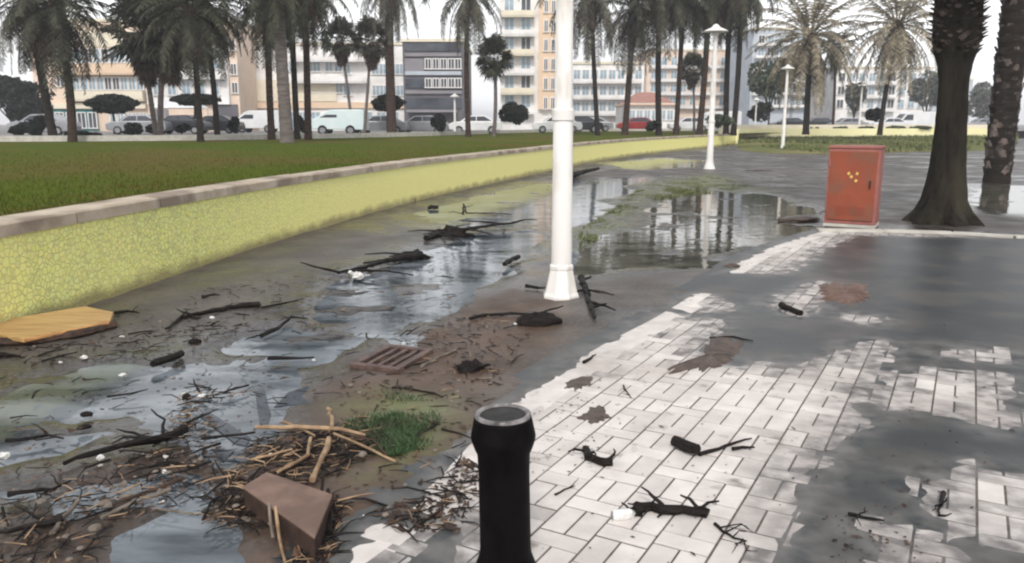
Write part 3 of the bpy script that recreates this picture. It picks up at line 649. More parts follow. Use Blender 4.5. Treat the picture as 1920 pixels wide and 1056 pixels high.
# ------------------------------------------------------------------ grass (stuff)
def blades(name, pts, h, w, m, seed=1, lean=0.5):
    rnd = random.Random(seed); vs, fs = [], []
    for (x, y, z) in pts:
        a = rnd.uniform(0, 2*math.pi); hh = h*rnd.uniform(0.5, 1.3); ww = w*rnd.uniform(0.7, 1.3); dx, dy = math.cos(a)*ww, math.sin(a)*ww
        lx, ly = rnd.uniform(-lean, lean)*hh, rnd.uniform(-lean, lean)*hh; b = len(vs)
        vs += [(x-dx, y-dy, z), (x+dx, y+dy, z), (x+lx, y+ly, z+hh)]; fs.append((b, b+1, b+2))
    mb = MB(); mb.v = vs; mb.f = fs; mb.mi = [0]*len(fs)
    return tag(mb.build(name, m), kind='stuff')
rnd = random.Random(11)
pts = []
near_l = offset_line(wl_s, 0.40)
while len(pts) < 60000:
    i = rnd.randrange(len(near_l)-1); a, b = near_l[i], near_l[i+1]
    if a.y > 30 and rnd.random() < 0.7: continue
    t = rnd.random(); p = a+(b-a)*t; tt = (b-a).normalized(); nrm = Vector((-tt.y, tt.x))
    q = p+nrm*(rnd.random()**1.6*14)
    if q.y > 36: continue
    pts.append((q.x, q.y, LZ-0.01))
blades('lawn_grass', pts, 0.05, 0.008, M['grass'], 2)
def scatter(poly, n, z=0.0, rnd=rnd):
    x0 = min(p[0] for p in poly); x1 = max(p[0] for p in poly); y0 = min(p[1] for p in poly); y1 = max(p[1] for p in poly); out = []
    k = 0
    while len(out) < n and k < n*40:
        k += 1; x, y = rnd.uniform(x0, x1), rnd.uniform(y0, y1)
        if inpoly(x, y, poly): out.append((x, y, z))
    return out
gp = P([(625,790),(660,745),(740,735),(820,755),(830,800),(800,845),(730,862),(660,840)])
pts = [(x, y, -0.005) for x, y, z in scatter(gp, 3000) if mnoise.noise(Vector((x*4, y*4, 0))) > 0.0]
core = P([(690,800),(740,775),(790,800),(780,845),(735,858),(700,840)])
pts += scatter(core, 2600, -0.005)
blades('grass_clump', pts, 0.035, 0.0045, M['grass_bright'], 3, 1.2)
gp = P([(1085,470),(1085,430),(1150,390),(1200,350),(1330,330),(1430,352),(1330,360),(1220,375),(1160,420)])
pts = [p for p in scatter(gp, 9000, -0.02) if mnoise.noise(Vector((p[0]*1.3, p[1]*1.3, 3))) > -0.05]
blades('flooded_grass', pts, 0.04, 0.012, M['grass_wet'], 4, 1.0)
gp = [(near_b[0].x, near_b[0].y), (near_b[3].x, near_b[3].y), (near_b[6].x, near_b[6].y), (far_b[6].x, far_b[6].y), (far_b[3].x, far_b[3].y), (far_b[1].x, far_b[1].y)]
pts = [(x, y, 0.05+0.35*min(1, max(0, (y-46)/28))) for x, y, z in scatter(gp, 9000) if mnoise.noise(Vector((x*0.25, y*0.12, 3))) > -0.1]
blades('bank_grass', pts, 0.22, 0.05, M['grass_wet'], 5, 0.8)

# ------------------------------------------------------------------ palms
def frond_pts(rnd, az, el, L, droop, n=9):
    pts = []; p = Vector((0, 0, 0)); e = el
    for i in range(n):
        pts.append(p.copy()); st = L/(n-1)
        p = p + Vector((math.cos(e)*math.cos(az), math.cos(e)*math.sin(az), math.sin(e)))*st
        e -= droop/(n-1)*(0.6+0.8*i/(n-1))
        e = max(e, -1.5)
    return pts
def add_frond(mb, rnd, base, az, el, L, droop, nleaf, lw, llen, vee=0.4):
    pts = [base+p for p in frond_pts(rnd, az, el, L, droop)]
    mb.tube(pts, [0.035*(1-0.8*i/(len(pts)-1)) for i in range(len(pts))], 3, False)
    side0 = Vector((-math.sin(az), math.cos(az), 0))
    for k in range(nleaf):
        t = 0.14+0.86*k/nleaf; f = t*(len(pts)-1); i = min(int(f), len(pts)-2); q = pts[i].lerp(pts[i+1], f-i)
        d = (pts[i+1]-pts[i]).normalized(); up = side0.cross(d).normalized()
        ll = llen*(0.35+0.65*math.sin(math.pi*min(1, t*0.92+0.1)))*rnd.uniform(0.8, 1.15)
        for s in (-1, 1):
            dirv = (side0*s*0.8+d*rnd.uniform(0.35, 0.75)+up*rnd.uniform(-0.1, vee)+Vector((0, 0, -0.35*rnd.random()))).normalized()
            w = d*lw*0.5; e = q+dirv*ll; m = q+dirv*ll*0.5
            b = len(mb.v); mb.v += [tuple(q-w), tuple(q+w), tuple(m+w*0.9), tuple(e+Vector((0, 0, -0.12*ll))), tuple(m-w*0.9)]
            mb.f.append((b, b+1, b+2, b+3, b+4)); mb.mi.append(mb.cur)
def date_crown(seed, n=46, L=3.0, llen=0.55, el_lo=-50, el_hi=80, droop=1.5, nleaf=34, lw=0.045):
    rnd = random.Random(seed); mb = MB()
    for i in range(n):
        f = i/(n-1); el = math.radians(el_hi+(el_lo-el_hi)*f+rnd.uniform(-8, 8)); az = i*2.39996+rnd.uniform(-.25, .25)
        r = 0.22; base = Vector((math.cos(az)*r, math.sin(az)*r, 0.35-0.7*f))
        add_frond(mb, rnd, base, az, el, L*rnd.uniform(0.85, 1.1), droop*rnd.uniform(0.7, 1.2), nleaf, lw, llen)
    return mb
def dead_skirt(seed, n=22, L=2.0, llen=0.4):
    rnd = random.Random(seed); mb = MB()
    for i in range(n):
        az = i*2.39996+rnd.uniform(-.3, .3); el = math.radians(rnd.uniform(-82, -38))
        base = Vector((math.cos(az)*0.25, math.sin(az)*0.25, -0.35-rnd.random()*0.3))
        add_frond(mb, rnd, base, az, el, L*rnd.uniform(0.6, 1.1), 0.5, 18, 0.05, llen)
    mb.lathe([(0.1, 0.3), (0.34, 0.0), (0.40, -0.35), (0.30, -0.8), (0.2, -1.1)], 10)
    return mb
def add_fan(mb, rnd, base, az, el, pet, R, nseg=13, fold=0.25):
    d = Vector((math.cos(el)*math.cos(az), math.cos(el)*math.sin(az), math.sin(el))); side = Vector((-math.sin(az), math.cos(az), 0)); up = side.cross(d)
    c = base+d*pet
    mb.tube([base, c], [0.022, 0.014], 3, False)
    tw = rnd.uniform(-0.6, 0.6); side = (side*math.cos(tw)+up*math.sin(tw))
    nrm = side.cross(d)
    for k in range(nseg):
        a = math.radians(-115+230*k/(nseg-1)); dv = d*math.cos(a)+side*math.sin(a)
        a2 = a+math.radians(230/(nseg-1))*0.42; a1 = a-math.radians(230/(nseg-1))*0.42
        l = R*rnd.uniform(0.8, 1.1); e = c+dv*l+nrm*rnd.uniform(-fold, fold)*l*0.5+Vector((0, 0, -0.22*l))
        m1 = c+(d*math.cos(a1)+side*math.sin(a1))*l*0.6; m2 = c+(d*math.cos(a2)+side*math.sin(a2))*l*0.6
        b = len(mb.v); mb.v += [tuple(c), tuple(m1), tuple(e), tuple(m2)]; mb.f.append((b, b+1, b+2, b+3)); mb.mi.append(mb.cur)
def fan_crown(seed, n=60, pet=0.9, R=0.8, lo=-30):
    rnd = random.Random(seed); mb = MB()
    for i in range(n):
        f = i/(n-1); el = math.radians(85+(lo-85)*f+rnd.uniform(-10, 10)); az = i*2.39996+rnd.uniform(-.3, .3)
        add_fan(mb, rnd, Vector((math.cos(az)*.15, math.sin(az)*.15, .3-.6*f)), az, el, pet*rnd.uniform(.7, 1.15), R*rnd.uniform(.8, 1.1))
    return mb
def fan_skirt(seed, n=60, H=1.6, R=0.62):
    rnd = random.Random(seed); mb = MB()
    for i in range(n):
        f = rnd.random(); az = rnd.uniform(0, 6.283); z = -f*H; rr = 0.15+0.12*(1-f)
        add_fan(mb, rnd, Vector((math.cos(az)*rr, math.sin(az)*rr, z)), az, math.radians(-65-12*f+rnd.uniform(-8, 8)), 0.38*(1-0.5*f), R*(1.0-0.45*f), 9)
    return mb
crown_data = {}
def mesh_of(key, fn, m):
    if key not in crown_data:
        o = fn().build(key, m); crown_data[key] = o.data; bpy.data.objects.remove(o)
    return crown_data[key]
def child(name, data, parent, loc=(0, 0, 0), rz=0.0, s=1.0):
    o = bpy.data.objects.new(name, data); C.objects.link(o); o.parent = parent; o.location = loc; o.rotation_euler = (0, 0, rz); o.scale = (s, s, s); return o
def crown_set(kind, seed):
    s = seed % 3
    if kind == 'date': return (('crown', mesh_of('date crown %d' % s, lambda: date_crown(40+s, n=50, L=3.2, llen=0.6, el_lo=-62, droop=1.7, lw=0.055), M['palm_green'])), ('dead_fronds', mesh_of('date skirt %d' % s, lambda: dead_skirt(50+s), M['palm_dead'])))
    if kind == 'grey': return (('crown', mesh_of('grey crown %d' % s, lambda: date_crown(60+s, n=46, L=3.6, el_lo=-66, droop=1.9, llen=0.55, lw=0.055), M['palm_grey'])), ('dead_fronds', mesh_of('date skirt %d' % s, lambda: dead_skirt(50+s), M['palm_dead'])))
    if kind == 'pale': return (('crown', mesh_of('pale crown %d' % s, lambda: date_crown(70+s, n=64, L=3.6, el_lo=-66, droop=1.4, llen=0.45, nleaf=28, lw=0.065), M['palm_pale'])), ('dead_fronds', mesh_of('date skirt %d' % s, lambda: dead_skirt(50+s), M['palm_dead'])))
    if kind == 'fan': return (('crown', mesh_of('fan crown %d' % s, lambda: fan_crown(80+s), M['palm_green'])), ('dead_fronds', mesh_of('fan skirt %d' % s, lambda: fan_skirt(90+s), M['palm_dead'])))
    if kind == 'small': return (('crown', mesh_of('small crown %d' % s, lambda: fan_crown(95+s, n=70, pet=0.55, R=0.55, lo=-70), M['palm_green'])),)
def trunk_mb(p0, p1, r0, r1, seed, flare=1.5, bend=0.15, rings=True, n=12):
    rnd = random.Random(seed); H = (p1-p0).length; k = max(10, int(H/0.14)); pts, rad = [], []
    bx, by = rnd.uniform(-1, 1)*bend, rnd.uniform(-1, 1)*bend
    for i in range(k+1):
        t = i/k; p = p0.lerp(p1, t)+Vector((bx, by, 0))*math.sin(math.pi*t)
        r = r0+(r1-r0)*t; r *= 1+(flare-1)*math.exp(-t*H/0.35)
        if rings: r *= 1+(0.035 if i % 2 else -0.03)+rnd.uniform(-.02, .02)
        pts.append(p); rad.append(r)
    mb = MB(); mb.tube(pts, rad, n); return mb
palm_count = 0
def palm(label, bx, by, tx, ty, wpx, kind='date', bark='bark_dark', z=LZ, scale=1.0, depth=None, group='palm trees beyond the lawn', trunk_rad=None):
    """bx,by = foot of the trunk in the photo; tx,ty = where the crown springs"""
    global palm_count; palm_count += 1; sd = palm_count
    if kind in ('date', 'grey') and by > 234: ty -= 30
    base = G(bx, by, z) if depth is None else Vector((AT(bx, 232, depth).x, depth, z))
    top = AT(tx, ty, base.y)
    root = thing('palm_tree', label, 'palm tree', base, 0, group)
    r = 0.84*(wpx/F*base.y)/2 if trunk_rad is None else trunk_rad
    trunk_mb(Vector((0, 0, -0.05)), top-base, r*1.05, r*0.88, sd, flare=1.25, bend=0.12).build('trunk', M[bark], root, smooth=True)
    rz = random.Random(sd*7).uniform(0, 6.28)
    for nm, data in crown_set(kind, sd): child(nm, data, root, top-base, rz, scale)
    return root
# left group
palm('leaning dark palm tree at the left edge, left of the apricot building', 98, 250, 52, 20, 17, 'grey', scale=1.0, depth=40)
palm('leaning palm tree in front of the left end of the apricot building', 136, 266, 104, 42, 17, 'date', 'bark_brown', scale=1.05)
palm('left stem of the pair of palms growing in a V before the apricot building', 292, 250, 268, 62, 11, 'fan', 'bark_grey', scale=1.35, depth=44, group='palm trees beyond the lawn')
palm('right stem of the pair of palms growing in a V before the apricot building', 298, 250, 312, 60, 12, 'fan', 'bark_grey', scale=1.35, depth=43.5)
palm('dark slim palm tree leaning left, right of the V shaped pair', 376, 266, 357, 50, 13, 'date', 'bark_dark', scale=0.95)
palm('dark palm tree leaning left just beside the clipped umbrella tree', 406, 254, 380, 40, 12, 'date', 'bark_dark', scale=1.0, depth=42)
palm('dark straight palm tree left of the thick pale grey trunk', 508, 252, 503, 30, 15, 'date', 'bark_brown', scale=0.95, depth=42)
palm('thick pale grey palm trunk standing forward on the lawn', 539, 268, 517, -60, 27, 'date', 'bark_grey', scale=1.0)
palm('thin black palm trunk just right of the thick pale grey trunk', 556, 250, 544, -5, 13, 'date', 'bark_dark', scale=0.95, depth=43)
palm('straight brown palm tree, rightmost of the cluster round the thick grey trunk', 578, 262, 571, 0, 15, 'date', 'bark_brown', scale=0.95)
palm('slender palm tree with teardrop skirt leaning left above the aqua van', 662, 222, 640, 74, 6.5, 'fan', 'bark_grey', scale=0.95, depth=60)
palm('slender palm tree with teardrop skirt, right of its left leaning twin', 682, 226, 696, 78, 6.5, 'fan', 'bark_grey', scale=0.95, depth=57)
palm('tall stout palm tree with drooping grey fronds before the white building', 735, 254, 729, -8, 20, 'grey', 'bark_brown', scale=1.1)
palm('tall reddish palm trunk in front of the dark grey building', 878, 250, 877, 16, 11, 'grey', 'bark_brown', scale=0.95, depth=50)
palm('short bushy headed palm tree left of the tall block with apricot stripe', 926, 248, 926, 108, 8, 'small', 'bark_grey', scale=1.15, depth=52)
# right group
palm('palm tree with grey hanging fronds just right of the near lamp post', 1121, 240, 1108, 10, 10, 'grey', 'bark_dark', scale=1.25, depth=56)
palm('palm tree with shaggy pale fronds, second right of the near lamp post', 1172, 238, 1190, 45, 13, 'grey', 'bark_brown', scale=1.2, depth=58)
palm('straight black palm trunk midway between the two nearest lamp posts', 1236, 238, 1238, 10, 13, 'date', 'bark_dark', scale=1.25, depth=56)
palm('dark palm tree leaning right behind the straight black trunk', 1268, 236, 1283, 0, 11, 'date', 'bark_brown', scale=1.2, depth=60)
palm('palm tree partly hidden behind the second lamp post', 1312, 236, 1330, 15, 13, 'date', 'bark_brown', scale=1.25, depth=60)
palm('left one of the two black palms right of the second lamp post', 1362, 236, 1372, 5, 12, 'date', 'bark_dark', scale=1.25, depth=61)
palm('right one of the two black palms right of the second lamp post', 1376, 236, 1390, -15, 12, 'date', 'bark_dark', scale=1.25, depth=59)
palm('small far palm tree between the two lamp posts with skirted head', 1302, 236, 1298, 130, 5, 'fan', 'bark_grey', scale=0.9, depth=75)
palm('palm tree with big sunbleached round crown above the third lamp post', 1512, 236, 1519, 68, 13, 'pale', 'bark_dark', scale=1.5, depth=64)
palm('leaning palm tree with bleached crown right of the big round crown', 1651, 236, 1683, 48, 10, 'pale', 'bark_dark', scale=1.4, depth=62)
palm('short far palm tree with brown hanging skirt between the two bleached crowns', 1562, 236, 1566, 120, 6, 'date', 'bark_brown', scale=0.8, depth=80)

# the two near palms on the right
M['boots'] = mat('cut palm leaf bases', (0.17, 0.135, 0.12), 0.9, (0.03, 0.024, 0.02), 7, island=0.7)
def boots(mb, p0, p1, r, n, seed, size=0.11, out=0.5, rise=1.25):
    rnd = random.Random(seed)
    for i in range(n):
        t = (i+rnd.random())/n; p = p0.lerp(p1, t); az = i*2.39996+rnd.uniform(-.2, .2); rr = r(t)
        d = Vector((math.cos(az), math.sin(az), 0)); s = Vector((-math.sin(az), math.cos(az), 0)); k = size*rnd.uniform(0.7, 1.25)
        b = p+d*rr*0.93; tip = b+Vector((0, 0, k*rise*rnd.uniform(.3, 1.4)))+d*k*out*rnd.uniform(0.6, 1.4)
        vs = [b-s*k*0.62, b+s*k*0.62, b+Vector((0, 0, -k*0.5)), tip-s*k*0.3, tip+s*k*0.3, tip-d*k*0.3]
        mb.add(vs, [(0, 2, 3), (2, 1, 4), (2, 4, 3), (0, 3, 5), (1, 5, 4), (3, 4, 5)])
base = G(1766, 416); top = AT(1822, -260, base.y+0.3)
root = thing('palm_tree', 'stout near palm tree with flared dark foot, beside the red cabinet', 'palm tree', base, 0)
H = top-base; prof = [(0, 0.62), (0.08, 0.52), (0.2, 0.42), (0.4, 0.345), (0.7, 0.295), (1.2, 0.255), (1.8, 0.228), (2.25, 0.222), (2.5, 0.25), (2.75, 0.32), (2.95, 0.355), (3.3, 0.36), (4.2, 0.33), (H.z, 0.32)]
rnd = random.Random(21); mb = MB(); pts, rad = [], []
def prof_r(z, pr=prof):
    for (a, ra), (b, rb) in zip(pr, pr[1:]):
        if a <= z <= b: return ra+(rb-ra)*(z-a)/(b-a)
    return pr[-1][1]
k = 60
for i in range(k+1):
    t = i/k; z = H.z*t; pts.append(Vector((H.x*t+0.02*math.sin(t*7), H.y*t, z-0.03*(i == 0)))); rad.append(prof_r(z)*(1+rnd.uniform(-.018, .018)))
mb.tube(pts, rad, 28)
# root lumps around the foot
vv = []
for (x, y, z) in mb.v:
    if z < 0.5:
        a = math.atan2(y, x); f = (0.5-z)/0.5; s = 1+f*0.13*(math.sin(a*7+1)+0.6*math.sin(a*13))+f*0.05*math.sin(a*23); x *= s; y *= s
    vv.append((x, y, z))
mb.v = vv
mbb = MB(); boots(mbb, H*(2.72/H.z), H, lambda t: prof_r(2.72+(H.z-2.72)*t)*0.98, 420, 4, 0.105, 1.0, 0.35)
M['trunk_near'] = mat('dark furrowed palm trunk', (0.024, 0.021, 0.016), 0.95, (0.012, 0.010, 0.008), 5, bump=0.9, bscale=14, stretch=(2.5, 2.5, 0.5), dist=0.04, spec=0.1, col3=(0.038, 0.034, 0.024), scale3=0.8)
mb.build('trunk', M['trunk_near'], root, smooth=False); mbb.build('leaf_bases', M['boots'], root)
for nm, data in crown_set('fan', 1)[:1]: child(nm, data, root, H, 0.5, 1.5)
base = G(1868, 343); top = AT(1945, -330, base.y)
root = thing('palm_tree', 'palm tree with scaly leaf base pattern at the right edge', 'palm tree', base, 0)
H2 = top-base; mb = trunk_mb(Vector((0, 0, -.05)), H2, 0.33, 0.36, 7, 1.05, 0.05, True, 18)
mbb = MB(); boots(mbb, Vector((0, 0, 0.25)), H2, lambda t: 0.35, 300, 9, 0.17, 0.35)
mb.build('trunk', M['bark_dark'], root); mbb.build('leaf_bases', M['boots'], root)
for nm, data in crown_set('date', 2): child(nm, data, root, H2, 1.5, 1.1)


# ------------------------------------------------------------------ trees and shrubs
def leaf_cloud(mb, rnd, c, r, n, s):
    for i in range(n):
        while True:
            q = Vector((rnd.uniform(-1, 1), rnd.uniform(-1, 1), rnd.uniform(-1, 1)))
            if 0.3 < q.length < 1: break
        q = q.normalized()*(q.length**0.35)*(0.88+0.3*mnoise.noise(q*2.3+Vector(c)))
        p = Vector((c[0]+q.x*r[0], c[1]+q.y*r[1], c[2]+q.z*r[2]))
        a = Vector((rnd.uniform(-1, 1), rnd.uniform(-1, 1), rnd.uniform(-1, 1))).normalized(); b = a.cross(Vector((rnd.uniform(-1, 1), rnd.uniform(-1, 1), rnd.uniform(-1, 1)))).normalized()
        k = s*rnd.uniform(.6, 1.3); bb = len(mb.v)
        mb.v += [tuple(p-a*k), tuple(p+b*k*.6), tuple(p+a*k), tuple(p-b*k*.6)]; mb.f.append((bb, bb+1, bb+2, bb+3)); mb.mi.append(mb.cur)
def tree(name, label, cat, px, depth, z, y_bottom, y_top, wpx, m='foliage', n=1500, trunk=True, clumps=5, leaf=0.13, group=None, seed=1, flat=False, tr=0.12):
    rnd = random.Random(seed); k = depth/F; x = AT(px, 232, depth).x
    zb = AT(px, y_bottom, depth).z-z; zt = AT(px, y_top, depth).z-z; w = wpx*k/2
    root = thing(name, label, cat, (x, depth, z), 0, group)
    mb = MB(); cz = (zb+zt)/2; hz = (zt-zb)/2
    mb2 = MB()
    if flat or clumps == 1: leaf_cloud(mb, rnd, (0, 0, cz), (w, w, hz), n, leaf)
    else:
        for i in range(clumps):
            a = i*2.4+rnd.uniform(-.4, .4); q = rnd.uniform(.2, .6)*w; cc = (math.cos(a)*q, math.sin(a)*q, cz+rnd.uniform(-.45, .45)*hz); rr = rnd.uniform(.42, .62)
            leaf_cloud(mb, rnd, cc, (w*rr, w*rr, hz*rr*1.05), n//clumps, leaf)
            if trunk: mb2.tube([Vector((0, 0, zb*0.7)), Vector(cc)*0.6+Vector((0, 0, zb*.25)), Vector(cc)], [tr*.6, tr*.4, tr*.15], 5, False)
    if trunk: mb2.tube([Vector((0, 0, -.1)), Vector((rnd.uniform(-.1, .1), 0, zb*.5)), Vector((0, 0, zb+hz*.5))], [tr, tr*.8, tr*.6], 8); mb2.build('trunk', M['bark_dark'], root, smooth=True)
    mb.build('crown' if trunk else 'foliage', M[m], root)
    return root
tree('clipped_tree', 'dark clipped umbrella shaped tree in front of the teal shop front', 'tree', 213, 62, ST, 214, 176, 86, n=3500, flat=True, leaf=.16, seed=2, group='clipped umbrella trees along the street')
tree('clipped_tree', 'dark clipped flat tree behind the two black left leaning palms', 'tree', 368, 62, ST, 198, 176, 82, n=3000, flat=True, leaf=.16, seed=3, group='clipped umbrella trees along the street')
tree('clipped_tree', 'dark round clipped tree behind the stout palm left of the dark building', 'tree', 728, 60, ST, 210, 177, 60, n=2600, flat=True, leaf=.15, seed=4, group='clipped umbrella trees along the street')
tree('shrub', 'dark round shrub at the left edge beside the parked cars', 'shrub', 35, 50, ST, 252, 228, 50, n=1500, trunk=False, clumps=4, seed=5)
tree('shrub', 'low dark bush at the foot of the leaning brown palm', 'shrub', 150, 46, ST, 262, 246, 70, n=1500, trunk=False, clumps=4, seed=6)
tree('shrub', 'round dark shrub right of the black palms, before the cream building', 'shrub', 437, 50, ST, 250, 212, 32, n=1500, trunk=False, clumps=3, seed=7)
tree('shrub', 'dark shrub at the foot of the thin black palm trunk', 'shrub', 563, 48, ST, 250, 214, 24, n=1100, trunk=False, clumps=3, seed=8)
tree('shrub', 'dark shrub at the foot of the V shaped pair of palms', 'shrub', 288, 50, ST, 252, 232, 44, n=1200, trunk=False, clumps=3, seed=28)
tree('shrub', 'dark bush in front of the dark grey building', 'shrub', 820, 56, ST, 248, 208, 36, n=1500, trunk=False, clumps=4, seed=9)
tree('shrub', 'large round dark bush below the tall block with apricot stripe', 'shrub', 966, 58, ST, 244, 190, 62, n=2600, trunk=False, clumps=5, seed=10)
tree('shrub', 'dark hedge bush right of the two black palms behind the wall', 'shrub', 1420, 80, ST, 232, 190, 60, n=2000, trunk=False, clumps=5, seed=11)
tree('shrub', 'low bush in the lawn at the foot of the palm behind the second lamp post', 'shrub', 1350, 58, LZ, 246, 214, 60, m='foliage_mid', n=1500, trunk=False, clumps=5, seed=12)
tree('shrub', 'small bush at the foot of the straight black palm trunk', 'shrub', 1222, 56, LZ, 246, 224, 34, m='foliage', n=900, trunk=False, clumps=4, seed=13)
tree('shrub', 'dark bush at the foot of the leaning bleached palm', 'shrub', 1635, 66, ST, 236, 196, 30, m='foliage', n=1300, trunk=False, clumps=4, seed=14)
tree('shrub', 'dark bush standing right of the teal shop front before the silver car', 'shrub', 246, 52, ST, 256, 228, 40, n=1200, trunk=False, clumps=4, seed=61)
tree('shrub', 'dark bush between the two black left leaning palms at the kerb', 'shrub', 342, 50, ST, 254, 232, 34, n=1000, trunk=False, clumps=3, seed=62)
tree('shrub', 'dark bush between the leaning palms at the left edge', 'shrub', 70, 47, ST, 258, 214, 44, n=1500, trunk=False, clumps=4, seed=63)
tree('broadleaf_tree', 'broad dark tree at the far left edge behind the cars', 'tree', 20, 74, ST, 215, 138, 150, m='foliage', n=5000, clumps=8, leaf=.2, seed=15)
tree('broadleaf_tree', 'dark tree standing behind the first leaning palm', 'tree', 60, 70, ST, 240, 165, 90, m='foliage', n=3500, clumps=7, leaf=.2, seed=16)
tree('broadleaf_tree', 'green tree between the black palms and the round bleached crown', 'tree', 1440, 90, ST, 190, 105, 90, m='foliage_mid', n=3500, clumps=7, leaf=.22, seed=17)
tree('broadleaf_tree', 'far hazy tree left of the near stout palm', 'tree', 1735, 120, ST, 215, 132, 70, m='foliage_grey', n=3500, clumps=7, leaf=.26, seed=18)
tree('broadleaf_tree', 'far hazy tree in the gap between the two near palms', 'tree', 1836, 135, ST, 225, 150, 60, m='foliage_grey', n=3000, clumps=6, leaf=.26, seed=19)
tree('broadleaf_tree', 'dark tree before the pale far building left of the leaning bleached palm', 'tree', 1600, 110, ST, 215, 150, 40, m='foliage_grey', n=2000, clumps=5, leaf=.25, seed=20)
for i, (px, w) in enumerate(((1466, 34), (1518, 40), (1572, 38), (1622, 36), (1680, 38), (1728, 40))):
    nm = ('nearest the third lamp post', 'below the round bleached crown', 'above the left side of the red cabinet', 'above the right side of the red cabinet', 'second from the near stout palm', 'closest to the near stout palm')[i]
    tree('planter_shrub', 'low clipped shrub on the far yellow wall, '+nm, 'shrub', px, 78.5, 1.0, 244, 236.5, w, m='foliage_mid', n=700, trunk=False, clumps=1, leaf=.12, seed=40+i, group='low shrubs along the far yellow wall')

# ------------------------------------------------------------------ lamp posts, bollard, cabinet
def lamp_post(label, base, H, r, near=False, cap=0.42):
    root = thing('lamp_post', label, 'lamp post', base, 0, 'white lamp posts along the promenade')
    mb = MB(); mb.tube([(0, 0, 0.2), (0, 0, 1.7), (0, 0, 1.72), (0, 0, H-0.32)], [r*1.1, r*1.02, r*0.92, r*0.74], 24); mb.build('pole', M['white_paint'], root, smooth=True)
    mb = MB(); mb.lathe([(r*0.98, 0), (r*1.16, 0.01), (r*1.16, 0.10), (r*0.98, 0.11)], 24, (0, 0, 1.62)); mb.build('collar', M['white_paint'], root)
    mb = MB()
    a, b = r*1.95, r*1.2
    s = 24
    prf = [(a*1.02, -0.03), (a*1.02, 0.02), (a*.93, 0.05), (b*1.05, 0.26), (b*1.1, 0.27), (b*1.1, 0.30), (r*1.05, 0.32)]
    mb.lathe(prf, 8 if near else 16); o = mb.build('base', M['white_paint'], root); o.rotation_euler[2] = 0.39
    mb = MB(); mb.lathe([(0.10, H-0.34), (0.125, H-0.30), (0.12, H-0.16), (0.09, H-0.14)], 20); mb.build('lamp_glass', M['lamp_glass'], root, smooth=True)
    mb = MB(); mb.lathe([(cap*0.98, H-0.22), (cap, H-0.20), (cap*.9, H-.165), (cap*0.35, H-0.06), (cap*.2, H+0.02), (0.03, H+0.05)], 28); mb.build('shade', M['white_paint'], root, smooth=False)
    return root
lamp_post('nearest white lamp post, thick, rising out of the top of the picture', G(1052, 556), 5.0, 0.088, True)
lamp_post('second white lamp post with mushroom cap, above the flooded hollow', G(1330, 317), 4.95, 0.105)
lamp_post('third white lamp post, left of the red cabinet', G(1467, 281), 5.1, 0.10)
p4 = AT(1611, 232, 79.5); p4.z = ST
lamp_post('far white lamp post beyond the yellow wall, above the red cabinet', p4, 4.6, 0.10)
p5 = AT(853, 232, 62); p5.z = ST
lamp_post('small far lamp post beyond the lawn before the dark grey building', p5, 3.0, 0.08, cap=.35)
p6 = AT(1416, 232, 78); p6.z = ST
lamp_post('thin far lamp post between the second and third posts', p6, 3.2, 0.07, cap=.35)

bb = G(949, 1092)
root = thing('bollard', 'black cast iron bollard with thick collar standing at the paving edge', 'bollard', bb, 0)
H = 0.635
mb = MB(); mb.lathe([(0.135, -0.03), (0.135, 0.015), (0.118, 0.04), (0.10, 0.09), (0.093, 0.11), (0.0895, 0.14), (0.0885, 0.42), (0.091, H-0.145), (0.10, H-0.125), (0.110, H-0.095), (0.1115, H-0.085), (0.1105, H-0.075), (0.100, H-0.022), (0.0975, H-0.012), (0.09, H-0.02)], 40)
o = mb.build('post', M['black_iron'], root, smooth=True)
mb = MB(); mb.lathe([(0.0973, H-0.0115), (0.0955, H-0.003), (0.091, H), (0.083, H-0.001), (0.078, H-0.008)], 40, caps=False); mb.build('rim', M['rim_glint'], root, smooth=True)
mb = MB(); mb.lathe([(0.0795, H-0.0075), (0.074, H-0.008), (0.05, H-0.005), (0.004, H-0.003)], 40); mb.build('cap', M['cap_iron'], root, smooth=True)
root.rotation_euler = (math.radians(-0.6), math.radians(-0.8), 0.3)

cb = G(1595, 428)
rzc = math.radians(-30)
root = thing('utility_cabinet', 'red metal utility cabinet with yellow marks on its door', 'cabinet', cb+Vector((0.12, 0.28, 0)), rzc)
mb = MB(); mb.box((0, 0, 0.64), (0.74, 0.56, 1.16)); mb.build('body', M['pink_paint'], root, bevel=0.008)
mb = MB(); mb.box((0, 0, 0.03), (0.76, 0.58, 0.05)); mb.build('plinth', M['kerb'], root, bevel=0.006)
mb = MB(); mb.box((0, 0, 1.245), (0.77, 0.59, 0.04)); mb.build('roof', M['pink_paint'], root, bevel=0.008)
mb = MB(); mb.box((0, -0.292, 0.65), (0.67, 0.02, 1.06)); door = mb.build('door', M['red_paint'], root, bevel=0.004)
for z in (0.3, 1.0):
    mb = MB(); mb.tube([(-0.345, -0.30, z-.05), (-0.345, -0.30, z+.05)], 0.012, 8); mb.build('hinge', M['pink_paint'], door)
mb = MB(); mb.box((0.26, -0.315, 0.68), (0.02, 0.025, 0.12)); mb.build('handle', M['tyre'], door)
mb = MB()
for i in range(4):
    mb.box((0, -0.305, 0.22+0.035*i), (0.42, 0.008, 0.012))
mb.build('vent_slats', M['red_paint'], door)
mb = MB()
for x, z in ((-0.055, 0.845), (0.065, 0.845), (-0.015, 0.795), (0.055, 0.735)):
    mb = MB(); mb.box((x, -0.3045, z), (0.035, 0.005, 0.04), M=Matrix.Rotation(0.4, 3, 'Y')); mb.build('yellow_mark', M['yellow_mark'], door)
